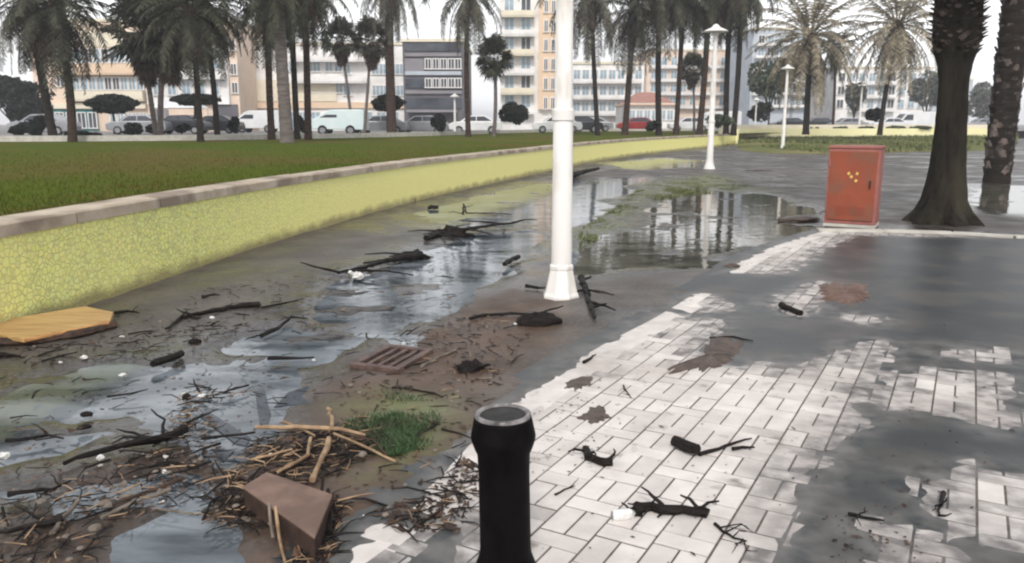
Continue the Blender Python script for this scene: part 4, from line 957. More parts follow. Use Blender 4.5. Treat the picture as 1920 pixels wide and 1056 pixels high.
# concrete edging along the far end of the paving
mb = MB()
e = [G(1535, 434), G(1660, 436), G(1790, 440), G(1905, 447), G(2300, 455)]
for a, b in zip(e, e[1:]):
    n = max(1, int((b-a).length/0.9))
    for k in range(n):
        p = a.lerp(b, k/n); q = a.lerp(b, (k+1)/n); d = q-p
        mb.box(((p.x+q.x)/2, (p.y+q.y)/2+0.06, 0.008), (d.length-0.012, 0.16, 0.055), rz=math.atan2(d.y, d.x))
o = mb.build('edging_kerb', M['kerb'], bevel=0.006); tag(o, kind='structure')

# ------------------------------------------------------------------ buildings
def window_mesh(w, h, key):
    k = 'win %.1f %.1f %s' % (w, h, key)
    if k not in crown_data:
        mb = MB(); t = 0.09
        mb.box((0, -0.03, h/2-t/2), (w, 0.14, t)); mb.box((0, -0.06, -h/2+t/2), (w+.12, 0.2, t)); mb.box((-w/2+t/2, -0.03, 0), (t, 0.14, h-2*t)); mb.box((w/2-t/2, -0.03, 0), (t, 0.14, h-2*t)); mb.box((0, -0.03, 0), (.07, .12, h-2*t))
        o = mb.build(k, M['white_wall']); crown_data[k] = o.data; bpy.data.objects.remove(o)
        mb = MB(); mb.box((0, 0.0, 0), (w-2*t, 0.06, h-2*t)); o = mb.build(k+'p', M[key]); crown_data[k+'p'] = o.data; bpy.data.objects.remove(o)
    return crown_data[k], crown_data[k+'p']
def pxw(x, d): return (x-960)/F*d
def pz(y, d): return AT(960, y, d).z
class Bld:
    """a building whose front stands at one distance; measured in photo pixels, built in metres"""
    def __init__(s, name, label, x0, x1, ytop, d, depth, wall):
        s.d = d; s.x0, s.x1 = pxw(x0, d), pxw(x1, d); s.cx = (s.x0+s.x1)/2; s.zt = pz(ytop, d)
        s.root = thing(name, label, 'building', (s.cx, d, ST), 0)
        mb = MB(); h = s.zt-ST; mb.box((0, depth/2, h/2-.2), (s.x1-s.x0, depth, h+.4)); mb.build('wall', M[wall], s.root)
        mb = MB(); w = s.x1-s.x0+.3
        mb.box((0, -.0, h+.12), (w, .35, .3)); mb.box((0, depth, h+.12), (w, .35, .3)); mb.box((-w/2+.1, depth/2, h+.12), (.3, depth-.36, .3)); mb.box((w/2-.1, depth/2, h+.12), (.3, depth-.36, .3))
        mb.build('parapet', M['cream'], s.root)
    def band(s, name, x0, x1, y0, y1, m, proud=.1, depthb=.12):
        a, b = pxw(x0, s.d)-s.cx, pxw(x1, s.d)-s.cx; z0, z1 = pz(y1, s.d)-ST, pz(y0, s.d)-ST
        mb = MB(); mb.box(((a+b)/2, -proud/2-.003, (z0+z1)/2), (b-a, proud, z1-z0)); return mb.build(name, M[m], s.root)
    def win(s, x, y, w, h, key='glass_light', name='window'):
        f, p = window_mesh(w, h, key)
        o = child(name, f, s.root, (pxw(x, s.d)-s.cx, -.04, pz(y, s.d)-ST)); child('pane', p, o, (0, -0.01, 0)); return o
    def balcony(s, x0, x1, y0, y1, m, out=1.1):
        a, b = pxw(x0, s.d)-s.cx, pxw(x1, s.d)-s.cx; z0, z1 = pz(y1, s.d)-ST, pz(y0, s.d)-ST
        mb = MB(); mb.box(((a+b)/2, -out/2-.004, z0+.08), (b-a, out, .16)); mb.box(((a+b)/2, -out, (z0+z1)/2+.08), (b-a, .1, z1-z0-.16))
        mb.box((a+.05, -out/2-.03, (z0+z1)/2+.08), (.1, out-.08, z1-z0-.17)); mb.box((b-.05, -out/2-.03, (z0+z1)/2+.08), (.1, out-.08, z1-z0-.17))
        return mb.build('balcony', M[m], s.root)
# A: apricot building left
A = Bld('apartment_building', 'apricot and cream apartment building with strips of pale windows, teal shop below', 88, 462, 40, 86, 14, 'pink_wall')
A.band('upper_fascia', 130, 292, 58, 88, 'cream', .12)
A.band('window_strip', 144, 288, 91, 119, 'glass_light', .06)
for i in range(10): A.win(151+i*14.5, 105, .8, 1.5, 'glass_dark' if i in (3, 5, 9) else 'glass_light')
A.balcony(142, 292, 121, 141, 'orange_wall', .9)
A.band('lower_window_strip', 160, 288, 145, 170, 'glass_light', .06)
for i in range(9): A.win(167+i*14.5, 157, .8, 1.35, 'glass_dark' if i in (4, 5) else 'glass_light')
A.balcony(150, 292, 171, 190, 'cream', .9)
for i, y in enumerate((72, 112, 152)): A.win(138, y, .8, 1.2, 'glass_dark')
A.band('white_bay', 296, 446, 60, 196, 'white_wall', .5)
for y in (86, 136): A.balcony(300, 444, y, y+14, 'white_wall', 1.4)
for y in (72, 118, 166):
    for x in (318, 344, 370, 396, 422): A.win(x, y, 1.0, 1.5, 'glass_light').location[1] = -.55
for y in (85, 130, 165): A.win(455, y, .7, 1.2, 'glass_dark')
A.band('shop_front', 100, 200, 205, 246, 'teal', .2); A.band('shop_fascia', 95, 292, 194, 204, 'cream', .5)
for i in range(5): A.win(112+i*20, 226, .95, 1.7, 'glass_dark', 'shop_window').location[1] = -.25
for i in range(5): A.win(228+i*14, 226, .7, 1.6, 'glass_light', 'shop_window')
A.band('shop_front', 300, 330, 205, 246, 'mid_clad', .15); A.band('shop_front', 420, 458, 196, 246, 'dark_clad', .2)
# B
B_ = Bld('apartment_building', 'cream and white low building with an apricot base stripe behind the slender twin palms', 463, 770, 84, 92, 14, 'white_wall')
B_.band('apricot_stripe', 463, 790, 192, 203, 'orange_wall', .3); B_.band('cream_band', 465, 640, 150, 190, 'cream', .15)
for y in (125, 165):
    for x in (480, 545, 562, 592, 606, 628, 645): B_.win(x, y, .9, 1.2, 'glass_light')
for y in (105, 145): B_.balcony(560, 700, y, y+12, 'white_wall', 1.2)
for x in (660, 712, 726, 742, 756): B_.win(x, 130, .9, 1.2, 'glass_light'); B_.win(x, 170, .9, 1.2, 'glass_light')
for i in range(12): B_.win(480+i*24, 224, 1.1, 1.7, 'glass_light', 'shop_window')
# C dark building
Cc = Bld('office_building', 'dark grey stepped office building with glass bands', 762, 872, 78, 84, 16, 'dark_clad')
for y0, y1, m in ((82, 96, 'glass_dark'), (100, 106, 'mid_clad'), (110, 140, 'mid_clad'), (134, 141, 'pale_blue'), (148, 165, 'glass_dark'), (170, 176, 'mid_clad'), (184, 204, 'glass_dark')): Cc.band('facade_band', 766, 800 if y0 == 110 else 868, y0, y1, m, .25 if y0 in (100, 134, 170) else .12)
for x in (808, 822, 836, 850, 862):
    Cc.win(x, 120, .7, 1.1, 'glass_dark'); Cc.win(x, 156, .7, 1.0, 'glass_dark').location[1] = -.18
Cc.band('entrance_canopy', 770, 860, 206, 211, 'mid_clad', 1.5)
# D tall block
D = Bld('apartment_block', 'tall white apartment block with balconies and an apricot vertical stripe', 938, 1062, -90, 88, 16, 'white_wall')
D.band('apricot_stripe', 1008, 1046, -88, 205, 'orange_wall', .5)
for i in range(6):
    y = 10+i*36
    D.balcony(940, 1000, y+12, y+24, 'white_wall' if i % 2 else 'cream', 1.1)
    D.win(955, y, 1.1, 1.4, 'glass_light'); D.win(985, y, 1.1, 1.4, 'glass_light' if i % 2 else 'glass_dark')
    for k in (1021, 1034): D.win(k, y+4, .5, 1.3, 'glass_dark').location[1] = -.53
# E low white beyond pole
E = Bld('apartment_building', 'long pale building behind the grey fronds right of the near lamp post', 1066, 1200, 120, 110, 12, 'white_wall')
for y in (140, 170, 200):
    for i in range(8): E.win(1078+i*16, y, 1.0, 1.3, 'glass_light')
    E.balcony(1070, 1196, y+9, y+17, 'white_wall', 1.0)
R_ = Bld('red_roofed_house', 'low white house with red tiled roof between the palm trunks', 1170, 1262, 198, 96, 10, 'white_wall')
w = pxw(1262, 96)-pxw(1170, 96); h = pz(198, 96)-ST
mb = MB(); mb.add([(-w/2-.3, -.5, h), (w/2+.3, -.5, h), (w/2+.3, 10.5, h), (-w/2-.3, 10.5, h), (-w/2+2, 5, h+1.7), (w/2-2, 5, h+1.7)], [(0, 1, 5, 4), (1, 2, 5), (2, 3, 4, 5), (3, 0, 4), (3, 2, 1, 0)]); mb.build('roof', M['roof_red'], R_.root)
for i in range(6): R_.win(1180+i*14, 216, .8, 1.2, 'glass_light')
Ff = Bld('apartment_block', 'pale blue grey block behind the two black palms', 1395, 1505, 55, 130, 16, 'pale_blue')
for y in (75, 98, 121, 144, 167, 190):
    Ff.balcony(1398, 1502, y+7, y+12, 'white_wall', 1.0)
    for i in range(6): Ff.win(1410+i*17, y, 1.1, 1.5, 'glass_dark' if (i+y) % 3 == 0 else 'glass_light')
Gg = Bld('apartment_building', 'white hazy apartment building seen through the bleached fronds', 1548, 1725, 128, 140, 16, 'white_wall')
for y in (145, 170, 195):
    for i in range(9): Gg.win(1560+i*18.5, y, 1.2, 1.5, 'glass_dark' if (i*2+y) % 5 == 0 else 'glass_light')
    Gg.balcony(1575, 1660, y+9, y+15, 'white_wall', 1.0)
Hh = Bld('apartment_block', 'distant pinkish block behind the palms between the lamp posts', 1205, 1390, 95, 150, 16, 'pink_wall')
for y in (115, 140, 165, 190):
    for i in range(10): Hh.win(1218+i*18, y, 1.2, 1.5, 'glass_light')
    Hh.balcony(1212, 1385, y+9, y+14, 'white_wall', 1.0)
Ii = Bld('apartment_block', 'low far grey building right of the white hazy building', 1690, 1800, 150, 165, 14, 'pale_blue')
for y in (165, 190, 212):
    for i in range(6): Ii.win(1700+i*16, y, 1.2, 1.5, 'glass_light')

# ------------------------------------------------------------------ vehicles
def wheel_set(root, xs_, r, w):
    for x in xs_:
        for y in (-1, 1):
            mb = MB(); mb.tube([(x, y*w-.1, r), (x, y*w+.1, r)], r, 16); wo_ = mb.build('wheel', M['tyre'], root)
            mb = MB(); mb.tube([(x, y*(w+.105)-.01, r), (x, y*(w+.105)+.01, r)], r*.6, 12); mb.build('rim', M['rim'], wo_)
def extrude(mb, prof, w, taper=None):
    n = len(prof); vs = []
    for s in (-1, 1):
        for i, (x, z) in enumerate(prof):
            ww = w*(taper[i] if taper else 1); vs.append((x, s*ww, z))
    mb.add(vs, [tuple(range(n)), tuple(reversed(range(n, 2*n)))]+[(i, i+n, (i+1) % n+n, (i+1) % n) for i in range(n)])
def car(label, px, depth, m, rz=0.0, group='cars parked along the street', z=ST+0.012):
    x = AT(px, 232, depth).x; root = thing('parked_car', label, 'car', (x, depth, z), rz, group)
    mb = MB(); extrude(mb, [(-2.1, .35), (-2.15, .75), (-1.75, .92), (-.9, .97), (1.3, .97), (2.0, .9), (2.1, .6), (2.05, .3), (1.6, .25), (-1.6, .25)], .86); mb.build('body', M[m], root, bevel=.05)
    mb = MB(); extrude(mb, [(-1.25, .95), (-.55, 1.40), (.75, 1.43), (1.6, .95)], .80, [1, .85, .85, 1]); cab = mb.build('cabin', M[m], root, bevel=.04)
    mb = MB()
    for s in (-1, 1):
        mb.add([(-.98, s*.79, 1.0), (-.5, s*.715, 1.33), (.05, s*.715, 1.35), (.05, s*.79, 1.0)], [(0, 1, 2, 3)]); mb.add([(.12, s*.79, 1.0), (.12, s*.715, 1.35), (.72, s*.715, 1.35), (1.3, s*.79, 1.0)], [(0, 1, 2, 3)])
    mb.v = [(a, b*1.035, c) for a, b, c in mb.v]
    mb.build('side_windows', M['glass_dark'], cab)
    mb = MB(); mb.add([(-1.22, -.68, .99), (-1.22, .68, .99), (-.62, .6, 1.37), (-.62, -.6, 1.37)], [(0, 1, 2, 3)]); mb.v = [(a-.025, b, c+.01) for a, b, c in mb.v]; mb.build('windscreen', M['glass_dark'], cab)
    for s in (-1, 1):
        mb = MB(); mb.box((-2.11, s*.62, .72), (.08, .32, .14)); mb.build('headlight', M['headlight'], root)
    wheel_set(root, (-1.3, 1.3), .31, .76); return root
def van(label, px, depth, m, L=5.2, H=2.2, rz=0.0, z=ST+0.012, cat='van'):
    x = AT(px, 232, depth).x; root = thing('parked_van', label, cat, (x, depth, z), rz)
    mb = MB(); extrude(mb, [(-L/2, .4), (-L/2, 1.0), (-L/2+.55, 1.2), (-L/2+1.2, H-.15), (-L/2+1.6, H), (L/2-.1, H), (L/2, H-.15), (L/2, .35)], .95); mb.build('body', M[m], root, bevel=.06)
    mb = MB()
    for s in (-1, 1): mb.add([(-L/2+.75, s*.957, 1.2), (-L/2+1.25, s*.957, H-.35), (-L/2+2.0, s*.957, H-.35), (-L/2+2.0, s*.957, 1.2)], [(0, 1, 2, 3)])
    mb.build('side_windows', M['glass_dark'], root)
    mb = MB(); mb.add([(-L/2+.6, -.8, 1.3), (-L/2+.6, .8, 1.3), (-L/2+1.13, .78, H-.28), (-L/2+1.13, -.78, H-.28)], [(0, 1, 2, 3)]); mb.v = [(a-.03, b, c+.01) for a, b, c in mb.v]; mb.build('windscreen', M['glass_dark'], root)
    for s in (-1, 1):
        mb = MB(); mb.box((-L/2-.01, s*.7, .82), (.08, .3, .18)); mb.build('headlight', M['headlight'], root)
    wheel_set(root, (-L/2+.95, L/2-1.0), .34, .85); return root
van('long pale aqua and white van parked before the cream building, right of the palm cluster', 636, 58, 'car_aqua', 3.9, 1.75)
car('silver car parked at the left edge near the round shrub', 84, 56, 'car_silver')
car('silver car parked in front of the teal shop front', 262, 60, 'car_silver', .1)
car('dark car parked below the flat clipped tree behind the black palms', 340, 62, 'car_dark')
car('dark car parked right of the V shaped pair of palms', 405, 66, 'car_dark')
van('small white van standing left of the thick pale grey palm', 484, 72, 'car_white', 4.2, 1.9)
car('silver car parked right of the aqua van', 715, 64, 'car_silver', .0)
car('silver car parked left of the dark bush at the dark grey building', 792, 66, 'car_silver')
car('white car parked behind the tall reddish palm trunk', 892, 66, 'car_white')
car('white car parked behind the near lamp post', 1045, 70, 'car_white')
car('dark car parked just right of the near lamp post', 1085, 72, 'car_dark')
car('silver car between the shaggy palm and the near lamp post', 1110, 82, 'car_silver')
car('red car parked below the red roofed house', 1195, 84, 'car_red')
car('white car parked between the straight black palm and the second lamp post', 1292, 84, 'car_white')
van('white van parked behind the two black palms', 1345, 90, 'car_white', 4.8, 2.1)
car('dark car parked left of the round bleached palm', 1480, 92, 'car_dark')
car('dark car parked directly behind the round bleached palm', 1535, 94, 'car_dark')
car('silver car parked between the two bleached palms', 1590, 92, 'car_silver')
car('white car parked behind the leaning bleached palm', 1668, 94, 'car_white')
van('white van far off left of the stout near palm', 1712, 100, 'car_white', 5.0, 2.2)
car('silver car far off in the gap between the two near palms', 1842, 104, 'car_silver')
# awning kiosk
x = AT(338, 232, 70).x; root = thing('kiosk', 'white canopied kiosk beside the dark car behind the black palms', 'kiosk', (x, 70, ST))
mb = MB(); mb.add([(-2, -1.2, 2.1), (2, -1.2, 2.1), (2, 1.6, 2.1), (-2, 1.6, 2.1), (-1.2, 0.2, 2.9), (1.2, .2, 2.9)], [(0, 1, 5, 4), (1, 2, 5), (2, 3, 4, 5), (3, 0, 4), (3, 2, 1, 0)]); mb.build('canopy', M['awning_white'], root)
for sx, sy in ((-1.9, -1.1), (1.9, -1.1), (-1.9, 1.5), (1.9, 1.5)):
    mb = MB(); mb.tube([(sx, sy, 0), (sx, sy, 2.1)], .04, 6); mb.build('post', M['white_paint'], root)
mb = MB(); mb.box((0, .6, .55), (2.6, 1.0, 1.1)); mb.build('counter', M['mid_clad'], root)

# ------------------------------------------------------------------ debris
def tubewood(mb, pts, r, rnd, wob=0.012, n=7, taper=True, lift=None):
    fine = []
    for i in range(len(pts)-1):
        k = max(2, int((pts[i+1]-pts[i]).length/0.06))
        for j in range(k): fine.append(pts[i].lerp(pts[i+1], j/k))
    fine.append(pts[-1]); m = len(fine); rad = []
    for i, p in enumerate(fine):
        t = i/max(1, m-1); fine[i] = p+Vector((rnd.uniform(-wob, wob), rnd.uniform(-wob, wob), rnd.uniform(0, wob*.8)))
        rad.append(r*((1-0.65*t) if taper else 1)*rnd.uniform(0.82, 1.15))
    mb.tube(fine, rad, n)
def branch(name, label, pix, r, m='wood_dark', twigs=0, seed=0, group=None, cat='branch', z=0.0, lift=0.0, taper=True, tl=0.25):
    rnd = random.Random(seed+int(pix[0][0])); pts = []
    for i, q in enumerate(pix):
        p = G(q[0], q[1]); h = q[2] if len(q) > 2 else 0
        p.z = r*0.8+z+h; pts.append(p)
    o0 = pts[0].copy(); o0.z = 0; pts = [p-o0 for p in pts]; mb = MB(); tubewood(mb, pts, r, rnd, wob=min(.012, r*.6), taper=taper)
    for i in range(twigs):
        k = rnd.randrange(len(pts)-1); a = pts[k].lerp(pts[k+1], rnd.random()); an = rnd.uniform(0, 6.283); l = tl*rnd.uniform(.4, 1.1)
        b = a+Vector((math.cos(an)*l, math.sin(an)*l*.8, 0)); b.z = max(r*.3, a.z+rnd.uniform(-.02, .05)*1)
        c = b+Vector((math.cos(an+rnd.uniform(-.8, .8))*l*.6, math.sin(an)*l*.5, 0)); c.z = max(0.004, b.z+rnd.uniform(-.03, .03))
        tubewood(mb, [a, b, c], r*.45, rnd, wob=.006, n=5)
    o = mb.build(name, M[m], smooth=False); o.location = o0
    return tag(o, label, cat, group)
BR = 'broken branches washed over the path'
branch('fallen_branch', 'long forked black branch lying beyond the blue puddle, near the wall side of the path', [(800,452),(835,440),(880,434),(930,426),(968,422)], .045, twigs=10, seed=1, group=BR, tl=.7)
branch('fallen_branch', 'ragged dark branch ending in a lump, just above the white litter', [(790,482),(760,488),(720,496),(680,508),(634,518)], .04, twigs=6, seed=2, group=BR, tl=.45)
branch('fallen_branch', 'thin curved black branch lying parallel to the wall, right of the orange board', [(486,576),(440,580),(380,592),(340,602),(314,622)], .026, twigs=3, seed=3, group=BR, tl=.25)
branch('driftwood_log', 'short black log with blunt ends lying at the puddle edge left of centre', [(285,690),(310,682),(338,668)], .026, twigs=0, seed=4, group=BR, taper=False, cat='log')
branch('fallen_branch', 'forked black stick standing in the shallow water left of the drain grate', [(488,636),(520,622),(545,606,.03),(575,606,.02)], .02, twigs=2, seed=5, group=BR, tl=.2)
branch('fallen_branch', 'long black branch beside the two white pebbles in the left puddle', [(345,812),(300,832),(230,845),(170,860),(118,880)], .026, twigs=5, seed=6, group=BR, tl=.2)
branch('fallen_branch', 'thin dark stick in the lower left puddle near the left edge', [(10,832),(50,828),(90,820),(118,826)], .012, twigs=2, seed=7, group=BR, tl=.12)
branch('fallen_branch', 'dark crooked stick in the lower left corner below the white stone', [(14,930),(60,926),(100,922),(130,908)], .012, twigs=2, seed=8, group=BR, tl=.12)
branch('fallen_branch', 'thin twig with knobbly end right of the long black branch', [(300,872),(340,876),(376,884)], .012, twigs=2, seed=9, group=BR, tl=.1)
branch('fallen_branch', 'dark branch running off the lower left edge of the picture', [(120,980),(70,992),(20,1006),(-20,1012)], .018, twigs=3, seed=10, group=BR, tl=.15)
branch('driftwood_log', 'short dark stick with a pale cut end near the near lamp post, left side', [(945,500),(958,492),(972,486)], .028, seed=11, group=BR, cat='log', taper=False)
branch('fallen_branch', 'long thin dark stick lying left of the brown stump below the near lamp post', [(882,602),(910,594),(960,592),(1010,592),(1055,582,.02)], .018, twigs=1, seed=12, group=BR, tl=.2)
branch('fallen_branch', 'dark green bent branch leaning against the right foot of the near lamp post', [(1090,536,.05),(1100,556),(1108,580),(1116,604)], .035, twigs=5, seed=13, group=BR, tl=.22)
branch('fallen_branch', 'short thin dark stick just left of the lamp post foot', [(985,540),(1005,543),(1025,545)], .02, seed=14, group=BR)
branch('fallen_branch', 'pale and dark twig lying right of the lamp post foot', [(1115,548),(1135,552),(1152,556)], .014, m='wood_brown', seed=15, group=BR)
branch('fallen_branch', 'thin twig with upright spur beyond the forked black branch', [(868,404),(870,396,.1),(875,402),(920,402),(960,404)], .02, seed=16, group=BR, twigs=2, tl=.3)
branch('driftwood_log', 'big black log beached by the wall side, right behind the near lamp post', [(1060,338),(1080,333),(1100,330,.05),(1122,328,.1)], .12, twigs=3, seed=17, group=BR, cat='log', tl=.5)
branch('fallen_branch', 'faint thin stick on grey silt left of the blue puddle', [(490,580),(530,572),(570,563)], .013, seed=18, group=BR)
branch('fallen_branch', 'short dark stick on the silt beneath the mosaic wall', [(380,560),(395,558),(412,556)], .02, seed=19, group=BR)
branch('fallen_branch', 'dark thin sliver in the water left of the drain grate', [(500,676),(540,676),(590,674)], .016, seed=20, group=BR)
branch('fallen_branch', 'thin stick in the dark mud before the orange board', [(0,672),(20,670),(42,674)], .02, seed=21, group=BR)
branch('fallen_branch', 'little dark twig lying on the silt right of the orange board', [(215,592),(240,586),(262,590)], .016, twigs=1, seed=22, group=BR, tl=.12)
branch('fallen_branch', 'thin dark stick lying across the brown soil above the grass clump', [(735,730),(770,732),(815,740),(830,748)], .008, twigs=2, seed=23, group=BR, tl=.1)
PV = 'branches lying on the brick paving'
o = branch('fallen_branch', 'black branch with a thick blunt head lying on the bare pale pavers', [(1310,856),(1345,846),(1380,834),(1410,826)], .012, twigs=0, seed=24, group=PV)
mb = MB(); rnd = random.Random(3); a, b = G(1266, 838), G(1308, 856); a.z = b.z = .03; tubewood(mb, [a-o.location, b-o.location], .028, rnd, n=8, taper=False); h_ = mb.build('branch_head', M['wood_dark'], o)
c1, c2 = G(1370, 848)-o.location, G(1412, 844)-o.location; c1.z = c2.z = .012; mb = MB(); tubewood(mb, [c1, c2], .012, rnd); mb.build('side_twig', M['wood_dark'], o)
branch('palm_debris', 'curled black piece of bark on the pavers right of the bollard', [(1096,848),(1104,862),(1122,872),(1146,874)], .022, twigs=5, seed=25, group=PV, cat='bark', tl=.07, taper=False)
branch('fallen_branch', 'ragged black branch with bushy ends behind the white tin', [(1190,962),(1220,960),(1260,966),(1300,970),(1330,972)], .022, twigs=12, seed=26, group=PV, tl=.09, taper=False)
branch('fallen_branch', 'dark scraggy twigs at the bottom of the bare pale pavers right of the bushy branch', [(1340,985),(1356,1000),(1375,1012),(1400,1018)], .008, twigs=6, seed=27, group=PV, tl=.08)
branch('driftwood_stick', 'short black stick lying alone on the grey silt over the paving', [(1466,577),(1480,585),(1498,592)], .028, seed=28, group=PV, cat='stick', taper=False)
branch('fallen_branch', 'thin forked twig casting a Y on the bright pavers above the bollard', [(1168,724),(1176,738),(1184,748)], .006, twigs=2, seed=29, group=PV, tl=.06)
branch('fallen_branch', 'thin stick pointing right out of the brown heap on the pavers', [(1330,636),(1375,634),(1412,642)], .010, seed=30, group=PV)
branch('fallen_branch', 'small bent twig with dark tip at the paving edge above the bollard', [(1095,682),(1108,674),(1116,668)], .012, seed=31, group=PV)
branch('fallen_branch', 'thin curled twig on the pavers to the right of the bollard', [(1040,930),(1060,920),(1078,914)], .006, seed=32, group=PV, twigs=1, tl=.04)
branch('fallen_branch', 'dark twig lying on the grey silt at the bottom right of the paving', [(1592,968),(1620,974),(1655,980)], .010, seed=33, group=PV, twigs=2, tl=.08)
branch('fallen_branch', 'upright looking dark frond stalk lying at the lower right bare patch', [(1768,930),(1764,950),(1760,975)], .012, seed=34, group=PV, twigs=3, tl=.08)
# reeds
RD = 'tan reeds washed up beside the block'
def reed(label, pix, r, m='reed', seed=0, g=RD): return branch('reed', label, pix, r, m=m, seed=seed, group=g, cat='reed', taper=False)
reed('long tan reed lying level across the top of the heap', [(478,826,.06),(560,828,.07),(640,829,.06),(688,830,.03)], .010, seed=1)
reed('black end of a long stick reaching left from the reed heap over the water', [(380,828,.01),(430,830,.03),(480,831,.05)], .007, m='wood_dark', seed=2)
reed('short upright tan reed crossing the level one', [(616,782,.04),(622,806,.06),(624,832,.07)], .012, seed=3)
reed('pale thick split reed pointing down towards the block', [(618,846,.05),(604,872,.03),(584,910,.01)], .014, seed=4)
reed('bent tan reed hooking left under the level one', [(582,842,.05),(576,868,.03),(545,884,.02),(520,892,.01)], .008, seed=5)
reed('thin tan reed slanting right down to the bare soil', [(628,836,.06),(680,848,.03),(740,872,.01)], .007, seed=6)
reed('brown twin reed beside the tan one slanting right', [(640,832,.05),(700,838,.03),(728,862,.01)], .006, m='wood_brown', seed=7)
reed('short reed slanting up left from the heap towards the water', [(590,836,.05),(556,812,.03),(530,796,.01)], .006, seed=8)
reed('pale reed lying flat left of the heap', [(470,868,.01),(510,862,.02),(548,852,.02)], .006, seed=9)
reed('pale tan reed standing against the front of the brown block', [(518,998,.10),(526,1024,.03),(534,1056,.0)], .007, seed=10)
reed('second thin reed against the front of the brown block', [(506,992,.10),(514,1020,.02)], .006, m='reed_grey', seed=11)
reed('long brown reed of the pair at the lower left, upper one', [(345,900),(300,918),(250,934),(212,950)], .010, m='wood_brown', seed=12)
reed('long tan reed of the pair at the lower left, lower one', [(320,922),(270,940),(225,958),(192,976)], .010, m='reed_grey', seed=13)
reed('pale grey reed leaning steeply at the lower left', [(150,944),(128,966),(108,990),(96,1006)], .011, m='reed_grey', seed=14)
reed('thin pale twig lying right of the reed pair', [(290,956),(330,962),(372,968)], .005, m='reed_grey', seed=15)
reed('pale thin stick on the brown soil above the bollard', [(782,764),(820,766),(862,766)], .005, m='reed_grey', seed=16)
reed('thin pale stick lying on the silt beside the drain grate', [(792,690),(820,674),(856,658)], .010, m='reed_grey', seed=17)
reed('thin pale stick lying right of the grass clump', [(782,862),(800,870),(816,880)], .004, m='reed_grey', seed=18)
reed('dark wet sticks lying right of the block, left one', [(600,985,.04),(604,960,.06),(606,935,.08)], .007, m='wood_dark', seed=19)
reed('dark wet sticks lying right of the block, right one', [(618,1010,.02),(620,975,.05),(618,945,.06)], .007, m='wood_dark', seed=20)

# tangle of small stuff (uncountable)
def litter(name, regions, seed, m, size, kind='leaf', z=0.004):
    rnd = random.Random(seed); mb = MB()
    for poly, n in regions:
        pl = P(poly)
        for (x, y, _) in scatter(pl, n, 0, rnd):
            a = rnd.uniform(0, 6.283); s = size*rnd.uniform(.4, 1.5)*(1 if rnd.random() < .9 else 1.8)
            if kind == 'leaf':
                ca, sa = math.cos(a), math.sin(a); q = rnd.uniform(.35, .6); h = [rnd.uniform(0, s*.35) for _ in range(4)]
                mb.add([(x-ca*s, y-sa*s, z+h[0]), (x+sa*s*q, y-ca*s*q, z+h[1]), (x+ca*s, y+sa*s, z+h[2]), (x-sa*s*q, y+ca*s*q, z+h[3])], [(0, 1, 2, 3)])
            elif kind == 'twig':
                l = s*3; a2 = a+rnd.uniform(-.7, .7); p0 = Vector((x, y, z+s*.1)); p1 = p0+Vector((math.cos(a)*l, math.sin(a)*l, rnd.uniform(0, s*.5))); p2 = p1+Vector((math.cos(a2)*l*.7, math.sin(a2)*l*.7, rnd.uniform(-s*.3, s*.2)))
                mb.tube([p0, p1, p2], [s*.16, s*.13, s*.06], 4, True)
            else:
                pts8 = []; r = s
                mb.lathe([(r*.5, 0), (r, r*.25), (r*.85, r*.6), (r*.3, r*.8)], 7, (x, y, z-.003))
    o = mb.build(name, M[m]); return tag(o, kind='stuff')
left_low = [(-20,1080),(-20,960),(120,900),(250,860),(330,800),(400,780),(420,860),(400,940),(300,960),(200,1000),(150,1080)]
heap = [(430,900),(470,830),(560,800),(680,800),(700,850),(640,890),(580,910),(470,905)]
blockfoot = [(380,980),(400,920),(440,880),(470,920),(520,960),(500,990),(430,990)]
heap2 = [(560,1000),(600,930),(640,930),(640,1000),(620,1060),(540,1060)]
edge_d = [(800,930),(870,860),(900,870),(890,930),(860,1000),(740,1000),(700,960),(760,940)]
path_all = [(-20,1000),(-20,660),(200,600),(400,540),(640,500),(900,460),(940,520),(840,620),(700,700),(560,780),(440,880),(300,960)]
brown_soil = [(620,880),(640,720),(760,640),(900,580),(1000,620),(930,740),(880,820),(820,900),(700,960)]
dark_line = [(0,660),(120,640),(230,630),(330,610),(460,590),(480,620),(330,650),(200,680),(60,690)]
white_line = [(330,760),(350,720),(400,728),(480,735),(470,745),(400,750),(370,800),(300,850),(260,870),(300,820)]
litter('leaf_litter', [(left_low, 520), (heap, 600), (blockfoot, 260), (heap2, 260), (edge_d, 260), (path_all, 900), (brown_soil, 420), (dark_line, 180), (white_line, 120)], 5, 'leaf', .016)
litter('twig_litter', [(left_low, 210), (heap, 200), (blockfoot, 100), (heap2, 100), (edge_d, 90), (path_all, 260), (brown_soil, 120), (dark_line, 110), (white_line, 60)], 6, 'wood_dark', .018, 'twig')
litter('straw_litter', [(left_low, 45), (heap, 110), (blockfoot, 30), (heap2, 30), (edge_d, 14), (brown_soil, 40), (white_line, 16)], 7, 'reed', .013, 'twig', .01)
far_path = [(700,480),(900,420),(1000,350),(1200,310),(1300,300),(1200,360),(1060,430),(960,520)]
litter('path_litter', [(far_path, 110), ([(1380,330),(1540,330),(1540,420),(1440,400)], 40), ([(1100,300),(1500,290),(1540,320),(1200,330)], 40)], 8, 'wood_dark', .035, 'leaf')
pv_all = [(960,1080),(950,800),(1100,680),(1350,600),(1640,640),(1900,700),(1900,1080)]
litter('paving_litter', [(pv_all, 240), ([(940,900),(980,780),(1100,740),(1180,800),(1120,880)], 110), ([(1560,1060),(1540,960),(1700,940),(1760,1060)], 90), ([(1560,640),(1500,560),(1700,540),(1800,640)], 30)], 9, 'leaf', .008)
